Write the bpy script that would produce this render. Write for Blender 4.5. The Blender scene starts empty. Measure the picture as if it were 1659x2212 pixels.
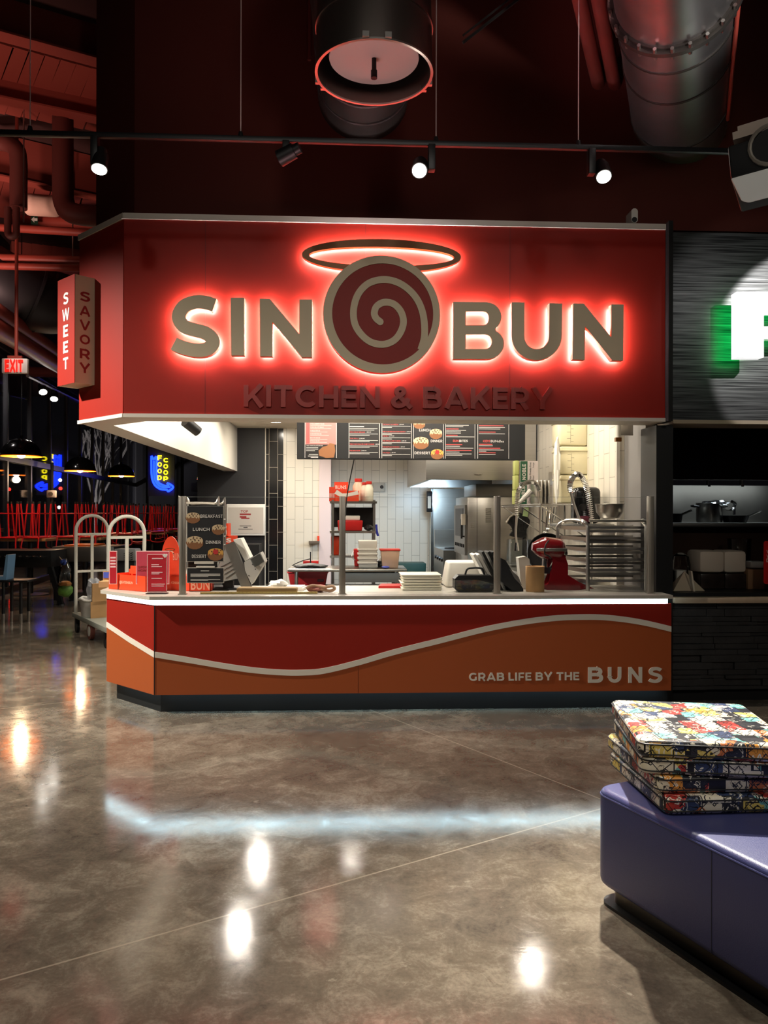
import bpy, bmesh, math, random
from mathutils import Vector, Matrix
random.seed(7)
C = bpy.context.scene.collection
SC = bpy.context.scene
R = math.radians
# ------------------------------------------------------------------ camera
F = 1660.0; H = 1.546; PSI = R(2.75); ROLL = 0.0025
cf = Vector((math.sin(PSI), math.cos(PSI), 0)); r0 = Vector((math.cos(PSI), -math.sin(PSI), 0)); u0 = Vector((0, 0, 1))
cr = r0*math.cos(ROLL)+u0*math.sin(ROLL); cu = u0*math.cos(ROLL)-r0*math.sin(ROLL)
cam = bpy.data.cameras.new('camera'); co = bpy.data.objects.new('camera', cam); C.objects.link(co)
m = Matrix((cr, cu, -cf)).transposed().to_4x4(); m.translation = (0, 0, H); co.matrix_world = m
cam.sensor_fit = 'VERTICAL'; cam.sensor_height = 24; cam.lens = F/2212*24; cam.clip_start = 0.05; cam.clip_end = 200
SC.camera = co
def ray(px, py): return cf + cr*((px-829.5)/F) + cu*((1106-py)/F)
def PQ(px, py, Y):                      # point of the place on the vertical plane at distance Y
    d = ray(px, py); t = Y/d.y; return Vector((t*d.x, Y, H+t*d.z))
def PG(px, py, h=0.0):                  # point on a level at height h
    d = ray(px, py); t = (h-H)/d.z; return Vector((t*d.x, t*d.y, h))
def PW(px, py, z):                      # point at depth z
    d = ray(px, py); return Vector((d.x*z, d.y*z, H+d.z*z))
def PL(px, py, p, n):
    d = ray(px, py); t = (Vector((p[0], p[1], 0))-Vector((0, 0, 0))).dot(n)/d.dot(n); return Vector((d.x*t, d.y*t, H+d.z*t))
def px2m(n, Y): return n*Y/F
# ------------------------------------------------------------------ world, view, lights
SC.view_settings.view_transform = 'Standard'; SC.view_settings.look = 'None'; SC.view_settings.gamma = 1; SC.view_settings.exposure = 0
SC.view_settings.use_curve_mapping = False
cy = SC.cycles
cy.use_denoising = True; cy.max_bounces = 7; cy.diffuse_bounces = 3; cy.glossy_bounces = 4; cy.transmission_bounces = 4; cy.transparent_max_bounces = 12
cy.caustics_reflective = False; cy.caustics_refractive = False; cy.sample_clamp_indirect = 4; cy.blur_glossy = 0.5
wd = bpy.data.worlds.new('night'); SC.world = wd; wd.use_nodes = True
wd.node_tree.nodes['Background'].inputs[0].default_value = (0.55, 0.5, 0.6, 1); wd.node_tree.nodes['Background'].inputs[1].default_value = 0.006
def lamp(kind, name, loc, e, col=(1, .95, .88), target=None, size=.1, angle=60, blend=.4, sy=None):
    l = bpy.data.lights.new(name, kind); l.energy = e; l.color = col
    o = bpy.data.objects.new(name, l); C.objects.link(o); o.location = loc
    if kind == 'AREA':
        l.shape = 'RECTANGLE'; l.size = size; l.size_y = sy or size
    else: l.shadow_soft_size = size
    if kind == 'SPOT': l.spot_size = R(angle); l.spot_blend = blend
    if target is not None: o.rotation_euler = (Vector(target)-Vector(loc)).to_track_quat('-Z', 'Y').to_euler()
    return o
WARM = (1, .93, .82); COOL = (.72, .88, 1)
lamp('SPOT', 'hall_spot_over_chamfer', (-5.4, 5.35, 4.5), 2600, WARM, (-1.9, 6.35, .7), .05, 66, .9)
lamp('SPOT', 'front_fill_lamp', (-1.6, -2.2, 5.2), 330, WARM, (-.3, 6.2, .6), .2, 48, .8)  # unseen lamp added behind the viewpoint to light the stall front
lamp('SPOT', 'front_fill_side', (2.4, -2.4, 5.2), 230, WARM, (1.6, 6.2, .6), .2, 50, .8)  # companion fill added behind the viewpoint, aimed at the other half
lamp('SPOT', 'hall_spot_floor', (-.6, 1.6, 5.0), 250, WARM, (-.2, 2.3, 0), .15, 85, 1.0)
lamp('SPOT', 'wall_fill', (.6, .6, 4.4), 70, (1, .9, .82), (.8, 6.2, 4.0), .2, 80, .9)  # no fixture here; added to lift the dark wall above the sign
lamp('SPOT', 'projector_fill', (1.2, .9, 1.9), 14, (1, .98, .95), (1.75, 3.1, 2.72), .05, 18, .6)  # bare lamp added to whiten the projector's lower housing
lamp('SPOT', 'deck_fill', (-4.4, 6.8, 3.7), 150, (1, .6, .5), (-3.9, 8.6, 6.5), .15, 75, .8)  # added uplight without a fixture, brightens the deck ribs
lamp('SPOT', 'neighbour_spot', (4.3, 3.7, 3.9), 260, (1, .98, .93), (3.8, 6.1, 2.95), .03, 34, .12)
lamp('SPOT', 'neighbour_spot_wide', (3.9, 3.7, 3.9), 14, (1, .98, .93), (3.5, 6.1, 3.1), .03, 46, .3)
lamp('SPOT', 'drum_pink_fill', (-.2, 4.3, 2.0), 50, (1, .55, .58), (-.2, 4.6, 4.3), .25, 80, .8)  # pink light added from below to tint the drum's inside
lamp('SPOT', 'duct_fill', (3.3, 3.0, 2.9), 330, (1, .96, .92), (2.0, 4.6, 4.9), .12, 30, .7)  # lamp added in mid-air to brighten the wide steel duct
lamp('SPOT', 'duct_pink_fill', (.2, 3.4, 3.0), 130, (1, .5, .55), (1.6, 4.9, 4.7), .3, 30, .8)  # added pink lamp that tints the wide duct, no fixture
lamp('SPOT', 'ceiling_fill', (-5.4, 8.5, 3.4), 520, (1, .66, .55), (-6.4, 11.0, 6.4), .3, 110, .8)  # reddish light added low down to brighten the hall ceiling
lamp('SPOT', 'hall_table_light', (-7.0, 12.5, 5.2), 850, (1, .9, .8), (-6.3, 15.5, .8), .2, 70, .8)
lamp('SPOT', 'hall_walk_light', (-4.0, 8.6, 5.0), 190, WARM, (-4.3, 10.5, 0), .2, 70, .8)
for x, y, e in ((-1.0, 6.72, 34), (.2, 6.72, 40), (1.3, 6.72, 30), (-1.0, 11.9, 62), (.0, 12.6, 40)):
    lamp('AREA', 'kitchen_fill', (x, y, 3.0), e, (1, .92, .80), (x, y+(1.2 if y < 8 else -.8), 0), .9, sy=.5)  # unseen area lights added as kitchen fill, kept out of floor reflections
lamp('AREA', 'hood_light', (1.5, 12.2, 1.93), 46, (.55, .78, 1), (.4, 13.6, .9), .5)
lamp('AREA', 'neighbour_shelf_light', (4.6, 8.6, 1.9), 8, (.8, .92, 1), (4.6, 9.2, 1.0), 1.8, sy=.1)
# ------------------------------------------------------------------ materials
def lin(c):
    if isinstance(c, str): c = [int(c[i:i+2], 16) for i in (0, 2, 4)]
    return tuple((v/255/12.92 if v/255 <= .04045 else ((v/255+.055)/1.055)**2.4) for v in c)+(1,)
MC = {}
def mat(name, col, rough=.5, metal=0.0, emit=None, es=0.0, spec=.5, var=0.0, vs=6.0, bump=0.0, bs=60.0, coat=0.0, stretch=None):
    if name in MC: return MC[name]
    m = bpy.data.materials.new(name); m.use_nodes = True; nt = m.node_tree; b = nt.nodes['Principled BSDF']; L = nt.links.new
    b.inputs['Base Color'].default_value = lin(col); b.inputs['Roughness'].default_value = rough; b.inputs['Metallic'].default_value = metal
    b.inputs['Specular IOR Level'].default_value = spec; b.inputs['Coat Weight'].default_value = coat; b.inputs['Coat Roughness'].default_value = .08
    if emit is not None: b.inputs['Emission Color'].default_value = lin(emit); b.inputs['Emission Strength'].default_value = es
    if var or bump:
        tc = nt.nodes.new('ShaderNodeTexCoord'); src = tc.outputs['Object']
        if stretch:
            mp = nt.nodes.new('ShaderNodeMapping'); mp.inputs['Scale'].default_value = stretch; L(src, mp.inputs[0]); src = mp.outputs[0]
    if var:
        n = nt.nodes.new('ShaderNodeTexNoise'); n.inputs['Scale'].default_value = vs; n.inputs['Detail'].default_value = 5; L(src, n.inputs['Vector'])
        r = nt.nodes.new('ShaderNodeMapRange'); r.inputs[1].default_value = .3; r.inputs[2].default_value = .7; r.inputs[3].default_value = 1-var; r.inputs[4].default_value = 1+var; L(n.outputs[0], r.inputs[0])
        x = nt.nodes.new('ShaderNodeVectorMath'); x.operation = 'SCALE'; x.inputs[0].default_value = lin(col)[:3]; L(r.outputs[0], x.inputs['Scale']); L(x.outputs[0], b.inputs['Base Color'])
    if bump:
        n = nt.nodes.new('ShaderNodeTexNoise'); n.inputs['Scale'].default_value = bs; n.inputs['Detail'].default_value = 3; L(src, n.inputs['Vector'])
        u = nt.nodes.new('ShaderNodeBump'); u.inputs['Strength'].default_value = bump; u.inputs['Distance'].default_value = .01; L(n.outputs[0], u.inputs['Height']); L(u.outputs[0], b.inputs['Normal'])
    MC[name] = m; return m
def glass(name, tint=(1, 1, 1, 1), k=1.0):
    m = bpy.data.materials.new(name); m.use_nodes = True; nt = m.node_tree; nt.nodes.clear(); L = nt.links.new
    o = nt.nodes.new('ShaderNodeOutputMaterial'); t = nt.nodes.new('ShaderNodeBsdfTransparent'); t.inputs[0].default_value = tint
    g = nt.nodes.new('ShaderNodeBsdfGlossy'); g.inputs['Roughness'].default_value = .0
    f = nt.nodes.new('ShaderNodeFresnel'); f.inputs[0].default_value = 1.45; x = nt.nodes.new('ShaderNodeMixShader')
    mu = nt.nodes.new('ShaderNodeMath'); mu.operation = 'MULTIPLY'; mu.inputs[1].default_value = k; L(f.outputs[0], mu.inputs[0])
    L(mu.outputs[0], x.inputs[0]); L(t.outputs[0], x.inputs[1]); L(g.outputs[0], x.inputs[2]); L(x.outputs[0], o.inputs[0]); return m
def tilemat(name, col, grout, bw, rh, rot, rough=.12, var=.03):
    m = bpy.data.materials.new(name); m.use_nodes = True; nt = m.node_tree; b = nt.nodes['Principled BSDF']; L = nt.links.new
    tc = nt.nodes.new('ShaderNodeTexCoord'); sp = nt.nodes.new('ShaderNodeSeparateXYZ'); cb = nt.nodes.new('ShaderNodeCombineXYZ')
    L(tc.outputs['Object'], sp.inputs[0]); L(sp.outputs['Z'], cb.inputs['X']); L(sp.outputs[rot], cb.inputs['Y'])
    t = nt.nodes.new('ShaderNodeTexBrick'); L(cb.outputs[0], t.inputs['Vector']); t.inputs['Scale'].default_value = 1
    t.inputs['Brick Width'].default_value = bw; t.inputs['Row Height'].default_value = rh; t.inputs['Mortar Size'].default_value = .004; t.inputs['Mortar Smooth'].default_value = .1
    c = lin(col); t.inputs['Color1'].default_value = c; t.inputs['Color2'].default_value = tuple(v*(1-var) for v in c[:3])+(1,); t.inputs['Mortar'].default_value = lin(grout)
    L(t.outputs['Color'], b.inputs['Base Color']); b.inputs['Roughness'].default_value = rough
    u = nt.nodes.new('ShaderNodeBump'); u.inputs['Strength'].default_value = .3; u.inputs['Distance'].default_value = .003; u.invert = True; L(t.outputs['Fac'], u.inputs['Height']); L(u.outputs[0], b.inputs['Normal']); return m
# ------------------------------------------------------------------ mesh helpers
_tm = {}
def _conv(cu_):
    o = bpy.data.objects.new('t', cu_); C.objects.link(o); dg = bpy.context.evaluated_depsgraph_get(); dg.update()
    me = bpy.data.meshes.new_from_object(o.evaluated_get(dg)); v = [tuple(p.co) for p in me.vertices]; f = [tuple(p.vertices) for p in me.polygons]
    bpy.data.objects.remove(o); bpy.data.curves.remove(cu_); bpy.data.meshes.remove(me); return v, f
def text_geo(s, bold):
    k = (s, bold)
    if k not in _tm:
        c = bpy.data.curves.new('t', 'FONT'); c.body = s; c.size = 1; c.extrude = .5; c.offset = bold; c.resolution_u = 4; c.space_character = 1.06
        v, f = _conv(c); a = [min(p[i] for p in v) for i in (0, 1)]; b = [max(p[i] for p in v) for i in (0, 1)]
        _tm[k] = ([((p[0]-a[0])/(b[0]-a[0]), (p[1]-a[1])/(b[1]-a[1]), p[2]+.5) for p in v], f, (b[0]-a[0])/(b[1]-a[1]))
    return _tm[k]
def bev(bm, es, off, seg=3): bmesh.ops.bevel(bm, geom=es, offset=off, offset_type='OFFSET', segments=seg, profile=.5, affect='EDGES', clamp_overlap=True)
class MB:
    def __init__(s): s.bm = bmesh.new(); s.n0 = 0
    def add(s, v, f, mi=0, M=None):
        vs = [s.bm.verts.new(M @ Vector(p) if M else p) for p in v]; fs = []
        for q in f:
            try: fc = s.bm.faces.new([vs[i] for i in q]); fc.material_index = mi; fs.append(fc)
            except ValueError: pass
        return vs, fs
    def box(s, x0, x1, y0, y1, z0, z1, bev=0, mi=0, M=None, seg=2):
        v = [(x, y, z) for z in (z0, z1) for y in (y0, y1) for x in (x0, x1)]
        vs, fs = s.add(v, [(0, 2, 3, 1), (4, 5, 7, 6), (0, 1, 5, 4), (2, 6, 7, 3), (0, 4, 6, 2), (1, 3, 7, 5)], mi, M)
        if bev: bmesh.ops.bevel(s.bm, geom=list({e for f in fs for e in f.edges}), offset=bev, segments=seg, profile=.5, affect='EDGES', material=mi)
        return s
    def quad(s, a, b, c, d, mi=0): s.add([a, b, c, d], [(0, 1, 2, 3)], mi); return s
    def cyl(s, p0, p1, ra, rb=None, n=16, mi=0, cap=True, M=None):
        p0 = Vector(p0); p1 = Vector(p1); rb = ra if rb is None else rb; d = (p1-p0).normalized(); a = d.orthogonal().normalized(); b = d.cross(a)
        v = [p+(a*math.cos(2*math.pi*i/n)+b*math.sin(2*math.pi*i/n))*r for p, r in ((p0, ra), (p1, rb)) for i in range(n)]
        f = [(i, (i+1) % n, n+(i+1) % n, n+i) for i in range(n)]
        if cap: f += [tuple(range(n))[::-1], tuple(range(n, 2*n))]
        s.add(v, f, mi, M); return s
    def tube(s, pts, r, n=8, closed=False, mi=0, M=None):
        P = [Vector(p) for p in pts]; k = len(P); rs = r if isinstance(r, (list, tuple)) else [r]*k; v = []; a = None
        for i in range(k):
            d = (P[(i+1) % k]-P[i-1]) if closed or 0 < i < k-1 else (P[1]-P[0] if i == 0 else P[-1]-P[-2])
            d.normalize()
            a = d.orthogonal().normalized() if a is None else (a-d*a.dot(d)).normalized()
            b = d.cross(a); v += [P[i]+(a*math.cos(2*math.pi*j/n)+b*math.sin(2*math.pi*j/n))*rs[i] for j in range(n)]
        f = [(i*n+j, i*n+(j+1) % n, ((i+1) % k)*n+(j+1) % n, ((i+1) % k)*n+j) for i in range(k if closed else k-1) for j in range(n)]
        if not closed: f += [tuple(range(n))[::-1], tuple(range((k-1)*n, k*n))]
        s.add(v, f, mi, M); return s
    def lathe(s, prof, c=(0, 0, 0), n=24, mi=0, M=None, sx=1, sy=1, caps=(1, 1)):
        v = [(c[0]+r*sx*math.cos(2*math.pi*j/n), c[1]+r*sy*math.sin(2*math.pi*j/n), c[2]+z) for r, z in prof for j in range(n)]; k = len(prof)
        f = [(i*n+j, i*n+(j+1) % n, (i+1)*n+(j+1) % n, (i+1)*n+j) for i in range(k-1) for j in range(n)]
        if caps[0]: f += [tuple(range(n))[::-1]]
        if caps[1]: f += [tuple(range((k-1)*n, k*n))]
        s.add(v, f, mi, M); return s
    def ball(s, c, r, n=12, mi=0, M=None, sc=(1, 1, 1)):
        k = n//2; pr = [(max(1e-4, math.sin(math.pi*i/k)), -math.cos(math.pi*i/k)) for i in range(k+1)]
        T = Matrix.Translation(c) @ Matrix.Diagonal((r*sc[0], r*sc[1], r*sc[2], 1)); s.lathe(pr, (0, 0, 0), n, mi, M @ T if M else T); return s
    def plan(s, poly, z0, z1, mi=0, M=None):
        n = len(poly); v = [(p[0], p[1], z) for z in (z0, z1) for p in poly]
        f = [tuple(range(n))[::-1], tuple(range(n, 2*n))]+[(i, (i+1) % n, n+(i+1) % n, n+i) for i in range(n)]
        s.add(v, f, mi, M); return s
    def poly(s, polys, y0, y1, mi=0, M=None, off=0):      # upright outline(s) in (x,z), holes allowed, thickness y0..y1
        c = bpy.data.curves.new('t', 'CURVE'); c.dimensions = '2D'; c.fill_mode = 'BOTH'; c.extrude = .5; c.offset = off
        for p in polys:
            sp = c.splines.new('POLY'); sp.points.add(len(p)-1); sp.use_cyclic_u = True
            for q, t in zip(sp.points, p): q.co = (t[0], t[1], 0, 1)
        v, f = _conv(c); s.add([(p[0], (y0+y1)/2-p[2]*(y1-y0), p[1]) for p in v], f, mi, M); return s
    def text(s, t, x0, x1, z0, z1, y, d=.003, bold=0.0, mi=0, M=None, al=None):   # face at y-d
        v, f, asp = text_geo(t, bold)
        if x1 is None:
            w = asp*(z1-z0); x1 = x0+w if al is None else x0+w/2; x0 = x1-w
        s.add([(x0+p[0]*(x1-x0), y-d*p[2], z0+p[1]*(z1-z0)) for p in v], f, mi, M); return s
    def rules(s, x0, x1, z, h, y, n=1, gap=.0, mi=0, M=None, d=.001):    # lines of print too small to read
        for i in range(n): s.box(x0, x0+(x1-x0)*(1 if i < n-1 or n == 1 else .6), y-d, y, z-i*gap-h, z-i*gap, mi=mi, M=M)
        return s
    def xf(s, M): s.bm.transform(M); return s
    def build(s, name, mats, parent=None, label=None, cat=None, group=None, kind=None, smooth=35):
        if parent is not None: s.bm.transform(ROOTM[root_of(parent).name].inverted())
        bmesh.ops.recalc_face_normals(s.bm, faces=s.bm.faces)
        me = bpy.data.meshes.new(name); s.bm.to_mesh(me); s.bm.free()
        for x in (mats if isinstance(mats, (list, tuple)) else [mats]): me.materials.append(x)
        if smooth: me.shade_smooth(); me.set_sharp_from_angle(angle=R(smooth))
        o = bpy.data.objects.new(name, me); C.objects.link(o)
        if parent is not None: o.parent = parent
        else: ROOTM[o.name] = Matrix.Identity(4)
        return tag(o, label, cat, group, kind)
ROOTM = {}
def root_of(o):
    while o.parent is not None: o = o.parent
    return o
def tag(o, label=None, cat=None, group=None, kind=None):
    for k, v in (('label', label), ('category', cat), ('group', group), ('kind', kind)):
        if v: o[k] = v
    return o
def thing(name, label, cat, loc=(0, 0, 0), rz=0, group=None):
    o = bpy.data.objects.new(name, None); C.objects.link(o); o.location = loc; o.rotation_euler = (0, 0, rz); o.empty_display_size = .05
    ROOTM[o.name] = Matrix.Translation(loc) @ Matrix.Rotation(rz, 4, 'Z'); return tag(o, label, cat, group)
def dup(root, loc, rot=(0, 0, 0), label=None, group=None, scale=None):
    def cp(o, p):
        c = o.copy(); C.objects.link(c)
        if p is not None: c.parent = p
        for ch in o.children: cp(ch, c)
        return c
    r = cp(root, None); r.location = loc; r.rotation_euler = rot
    if scale: r.scale = scale
    ROOTM[r.name] = Matrix.Translation(loc)
    if label: r['label'] = label
    if group: r['group'] = group
    return r
def struct(name, mb, m, **k): return mb.build(name, m, kind='structure', **k)
def frame_M(a, b):   # local x from a towards b (plan points), local -y outwards
    d = Vector((b[0]-a[0], b[1]-a[1])); return Matrix.Translation((a[0], a[1], 0)) @ Matrix.Rotation(math.atan2(d.y, d.x), 4, 'Z'), d.length
def ribbon(pts, w):  # constant-width outline round a path
    P = [Vector(p) for p in pts]; l = []; r = []; ws = w if isinstance(w, list) else [w]*len(P)
    for i in range(len(P)):
        d = P[min(i+1, len(P)-1)]-P[max(i-1, 0)]; d.normalize(); n = Vector((-d.y, d.x)); l.append(P[i]+n*ws[i]/2); r.append(P[i]-n*ws[i]/2)
    return [tuple(p) for p in l+r[::-1]]
def smooth_path(pts, k=6):   # Catmull-Rom
    P = [Vector(p) for p in pts]; P = [P[0]*2-P[1]]+P+[P[-1]*2-P[-2]]; o = []
    for i in range(1, len(P)-2):
        for j in range(k):
            t = j/k; a, b, c, d = P[i-1:i+3]
            o.append(.5*((2*b)+(c-a)*t+(2*a-5*b+4*c-d)*t*t+(3*b-a-3*c+d)*t**3))
    return o+[P[-2]]
def circ(cx, cz, a, b=None, n=48): return [(cx+a*math.cos(2*math.pi*i/n), cz+(b or a)*math.sin(2*math.pi*i/n)) for i in range(n)]
def rrect(x0, x1, z0, z1, r, n=5):
    return [(cx+r*math.cos(a+math.pi/2*i/n), cz+r*math.sin(a+math.pi/2*i/n)) for cx, cz, a in ((x1-r, z1-r, 0), (x0+r, z1-r, math.pi/2), (x0+r, z0+r, math.pi), (x1-r, z0+r, 1.5*math.pi)) for i in range(n+1)]
_A = .095
def _arc(cx, cy, rx, ry, a0, a1, n=14): return [(cx+rx*math.cos(R(a0+(a1-a0)*i/n)), cy+ry*math.sin(R(a0+(a1-a0)*i/n))) for i in range(n+1)]
def glyph(ch, a):
    s = [(a, 0), (a, 1)]; b = 1-a
    G = {'I': (2*a, [s]), 'L': (.6, [s, [(0, a), (.6, a)]]), 'T': (.76, [[(0, b), (.76, b)], [(.38, 0), (.38, 1)]]), 'H': (.82, [s, [(.82-a, 0), (.82-a, 1)], [(a, .5), (.82-a, .5)]]),
        'E': (.66, [s, [(0, a), (.66, a)], [(0, b), (.65, b)], [(a, .5), (.6, .5)]]), 'F': (.64, [s, [(0, b), (.64, b)], [(a, .44), (.58, .44)]]), 'N': (.84, [s, [(.84-a, 0), (.84-a, 1)], [(a*.9, 1-a*.5), (.84-a*.9, a*.5)]]),
        'K': (.82, [s, [(a, .27), (.75, 1.02)], [(.36, .55), (.76, -.02)]]), 'A': (.98, [[(a*.75, 0), (.49, 1)], [(.98-a*.75, 0), (.49, 1)], [(.2, .28), (.78, .28)]]), 'V': (.96, [[(a*.75, 1), (.48, 0)], [(.96-a*.75, 1), (.48, 0)]]),
        'Y': (.9, [[(.06, 1.02), (.45, .38)], [(.84, 1.02), (.45, .38)], [(.45, 0), (.45, .46)]]), 'W': (1.36, [[(.07, 1), (.37, 0)], [(.37, 0), (.68, 1)], [(.68, 1), (.99, 0)], [(.99, 0), (1.29, 1)]]),
        'M': (.98, [s, [(.98-a, 0), (.98-a, 1)], [(a, .97), (.49, .35)], [(.98-a, .97), (.49, .35)]]), 'X': (.84, [[(.06, 0), (.78, 1)], [(.06, 1), (.78, 0)]]),
        'B': (.8, [s, [(a, b), (.46, b)]+_arc(.46, .525+(b-.525)/2, .21, (b-.525)/2, 90, -90)+[(a, .525)], [(a, .525), (.5, .525)]+_arc(.5, a+(.525-a)/2, .21, (.525-a)/2, 90, -90)+[(a, a)]]),
        'R': (.78, [s, [(a, b), (.42, b)]+_arc(.42, .39+(b-.39)/2, .25, (b-.39)/2, 90, -90)+[(a, .39)], [(.42, .4), (.7, -.01)]]), 'P': (.74, [s, [(a, b), (.42, b)]+_arc(.42, .36+(b-.36)/2, .24, (b-.36)/2, 90, -90)+[(a, .36)]]),
        'D': (.86, [s, [(a, b), (.36, b)]+_arc(.36, .5, .5-a+.0, .5-a, 90, -90, 18)+[(a, a)]]), 'C': (.86, [_arc(.5, .5, .5-a, .5-a, 46, 314, 24)]), 'G': (.9, [_arc(.5, .5, .5-a, .5-a, 46, 318, 24), [(.86-a, .52), (.86-a, .16)]]),
        'O': (1.0, [_arc(.5, .5, .5-a, .5-a, 0, 360, 32)]), 'U': (.8, [[(a, 1), (a, .4)]+_arc(.4, .4, .4-a, .4-a, 180, 360, 14)+[(.8-a, 1)]]),
        'S': (.7, [[tuple(p) for p in smooth_path([Vector(q) for q in ((.64, .8), (.5, .885), (.36, .905), (.2, .86), (.125, .74), (.17, .61), (.35, .53), (.52, .46), (.6, .36), (.585, .22), (.47, .115), (.33, .095), (.17, .13), (.05, .205))], 3)]]),
        '&': (.9, [[tuple(p) for p in smooth_path([Vector(q) for q in ((.86, .0), (.5, .38), (.3, .62), (.23, .76), (.3, .88), (.41, .91), (.52, .86), (.55, .75), (.5, .67))], 3)], [tuple(p) for p in smooth_path([Vector(q) for q in ((.54, .7), (.46, .62), (.25, .49), (.12, .36), (.11, .22), (.22, .11), (.38, .09), (.56, .17), (.68, .3), (.74, .45))], 3)]])}
    return G.get(ch)
def caps(mb, s, x0, x1, z0, z1, y, d=.003, t=.19, gap=.13, mi=0, M=None):     # even-stroke capitals fitted to x0..x1, face at y-d
    a = t/2; items = []; x = 0; d0_ = d; kk = 0
    for ch in s:
        if ch == ' ': x += .34; continue
        w, ls = glyph(ch, a); items.append((x, ls)); x += w+gap
    W = x-gap; kx = (x1-x0)/W; kz = z1-z0
    for ox, ls in items:
        for l in ls:
            kk += 1; d = d0_*(1+.12*(kk % 5))
            P = [Vector(p) for p in l]; n = len(P); v = []; closed = n > 20 and (P[0]-P[-1]).length < .01
            for i in range(n):
                p0 = P[i-1] if i else (P[-2] if closed else P[0]); p1 = P[i+1] if i < n-1 else (P[1] if closed else P[-1])
                D = (p1-p0).normalized(); N_ = Vector((-D.y, D.x)); k = 1.0
                if 0 < i < n-1:
                    d0 = (P[i]-P[i-1]).normalized(); k = 1/max(.6, D.dot(d0))
                for sg in (1, -1):
                    q = P[i]+N_*a*sg*k
                    for yy in (y-d, y): v.append((x0+(ox+q.x)*kx, yy, z0+q.y*kz))
            f = []
            for i in range(n-1):
                A0, B0 = 4*i, 4*i+4
                f += [(A0, A0+2, B0+2, B0), (A0+1, B0+1, B0+3, A0+3), (A0, B0, B0+1, A0+1), (A0+2, A0+3, B0+3, B0+2)]
            if not closed: f += [(0, 1, 3, 2), (4*n-4, 4*n-2, 4*n-1, 4*n-3)]
            mb.add(v, f, mi, M)
    return mb
# ------------------------------------------------------------------ shared materials
red = mat('sign_red', (142, 33, 22), .45, spec=.2, var=.02); dred = mat('wall_dark_red', (96, 44, 36), .75, spec=.2, var=.08, vs=1.2)
orange = mat('panel_orange', (160, 78, 38), .4, spec=.35); cream = mat('cream', (205, 196, 180), .5); offwhite = mat('trim_white', (214, 206, 192), .45)
taupe = mat('letter_taupe', (216, 200, 170), .55, spec=.25); black = mat('black_satin', (14, 14, 15), .45); blackm = mat('black_matt', (10, 10, 10), .8)
steel = mat('stainless', (176, 172, 164), .28, 1.0, var=.05, vs=3, stretch=(1, 1, 30)); steeld = mat('stainless_dull', (140, 138, 134), .4, 1.0)
alu = mat('aluminium', (205, 202, 196), .3, 1.0); chrome = mat('chrome', (225, 225, 225), .12, 1.0); darkmetal = mat('dark_metal', (44, 42, 42), .4, .8)
white = mat('white_plastic', (232, 228, 218), .4); charcoal = mat('charcoal', (34, 34, 36), .55); grey = mat('post_grey', (150, 143, 132), .42, .55)
topmat = mat('worktop_laminate', (176, 170, 158), .35, var=.04, vs=30)
led = mat('led_strip', (255, 255, 255), .5, emit=(205, 242, 255), es=13.0); bulb = mat('lamp_glow', (255, 255, 255), .5, emit=(255, 248, 235), es=30.0)
haloled = mat('halo_led', (255, 255, 255), .5, emit=(255, 240, 244), es=95.0)
txt = mat('print_white', (225, 220, 210), .6); txtred = mat('print_red', (150, 44, 44), .6); red_plastic = mat('red_plastic', (200, 32, 30), .35); gold = mat('bronze_gold', (122, 74, 18), .4, .2)
kraft = mat('kraft_board', (178, 138, 92), .8, var=.06, vs=12); ored = mat('box_orange', (226, 66, 28), .45)
clear = glass('clear_glass'); clearp = glass('clear_plastic', (.93, .93, .92, 1), 1.6)
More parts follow.
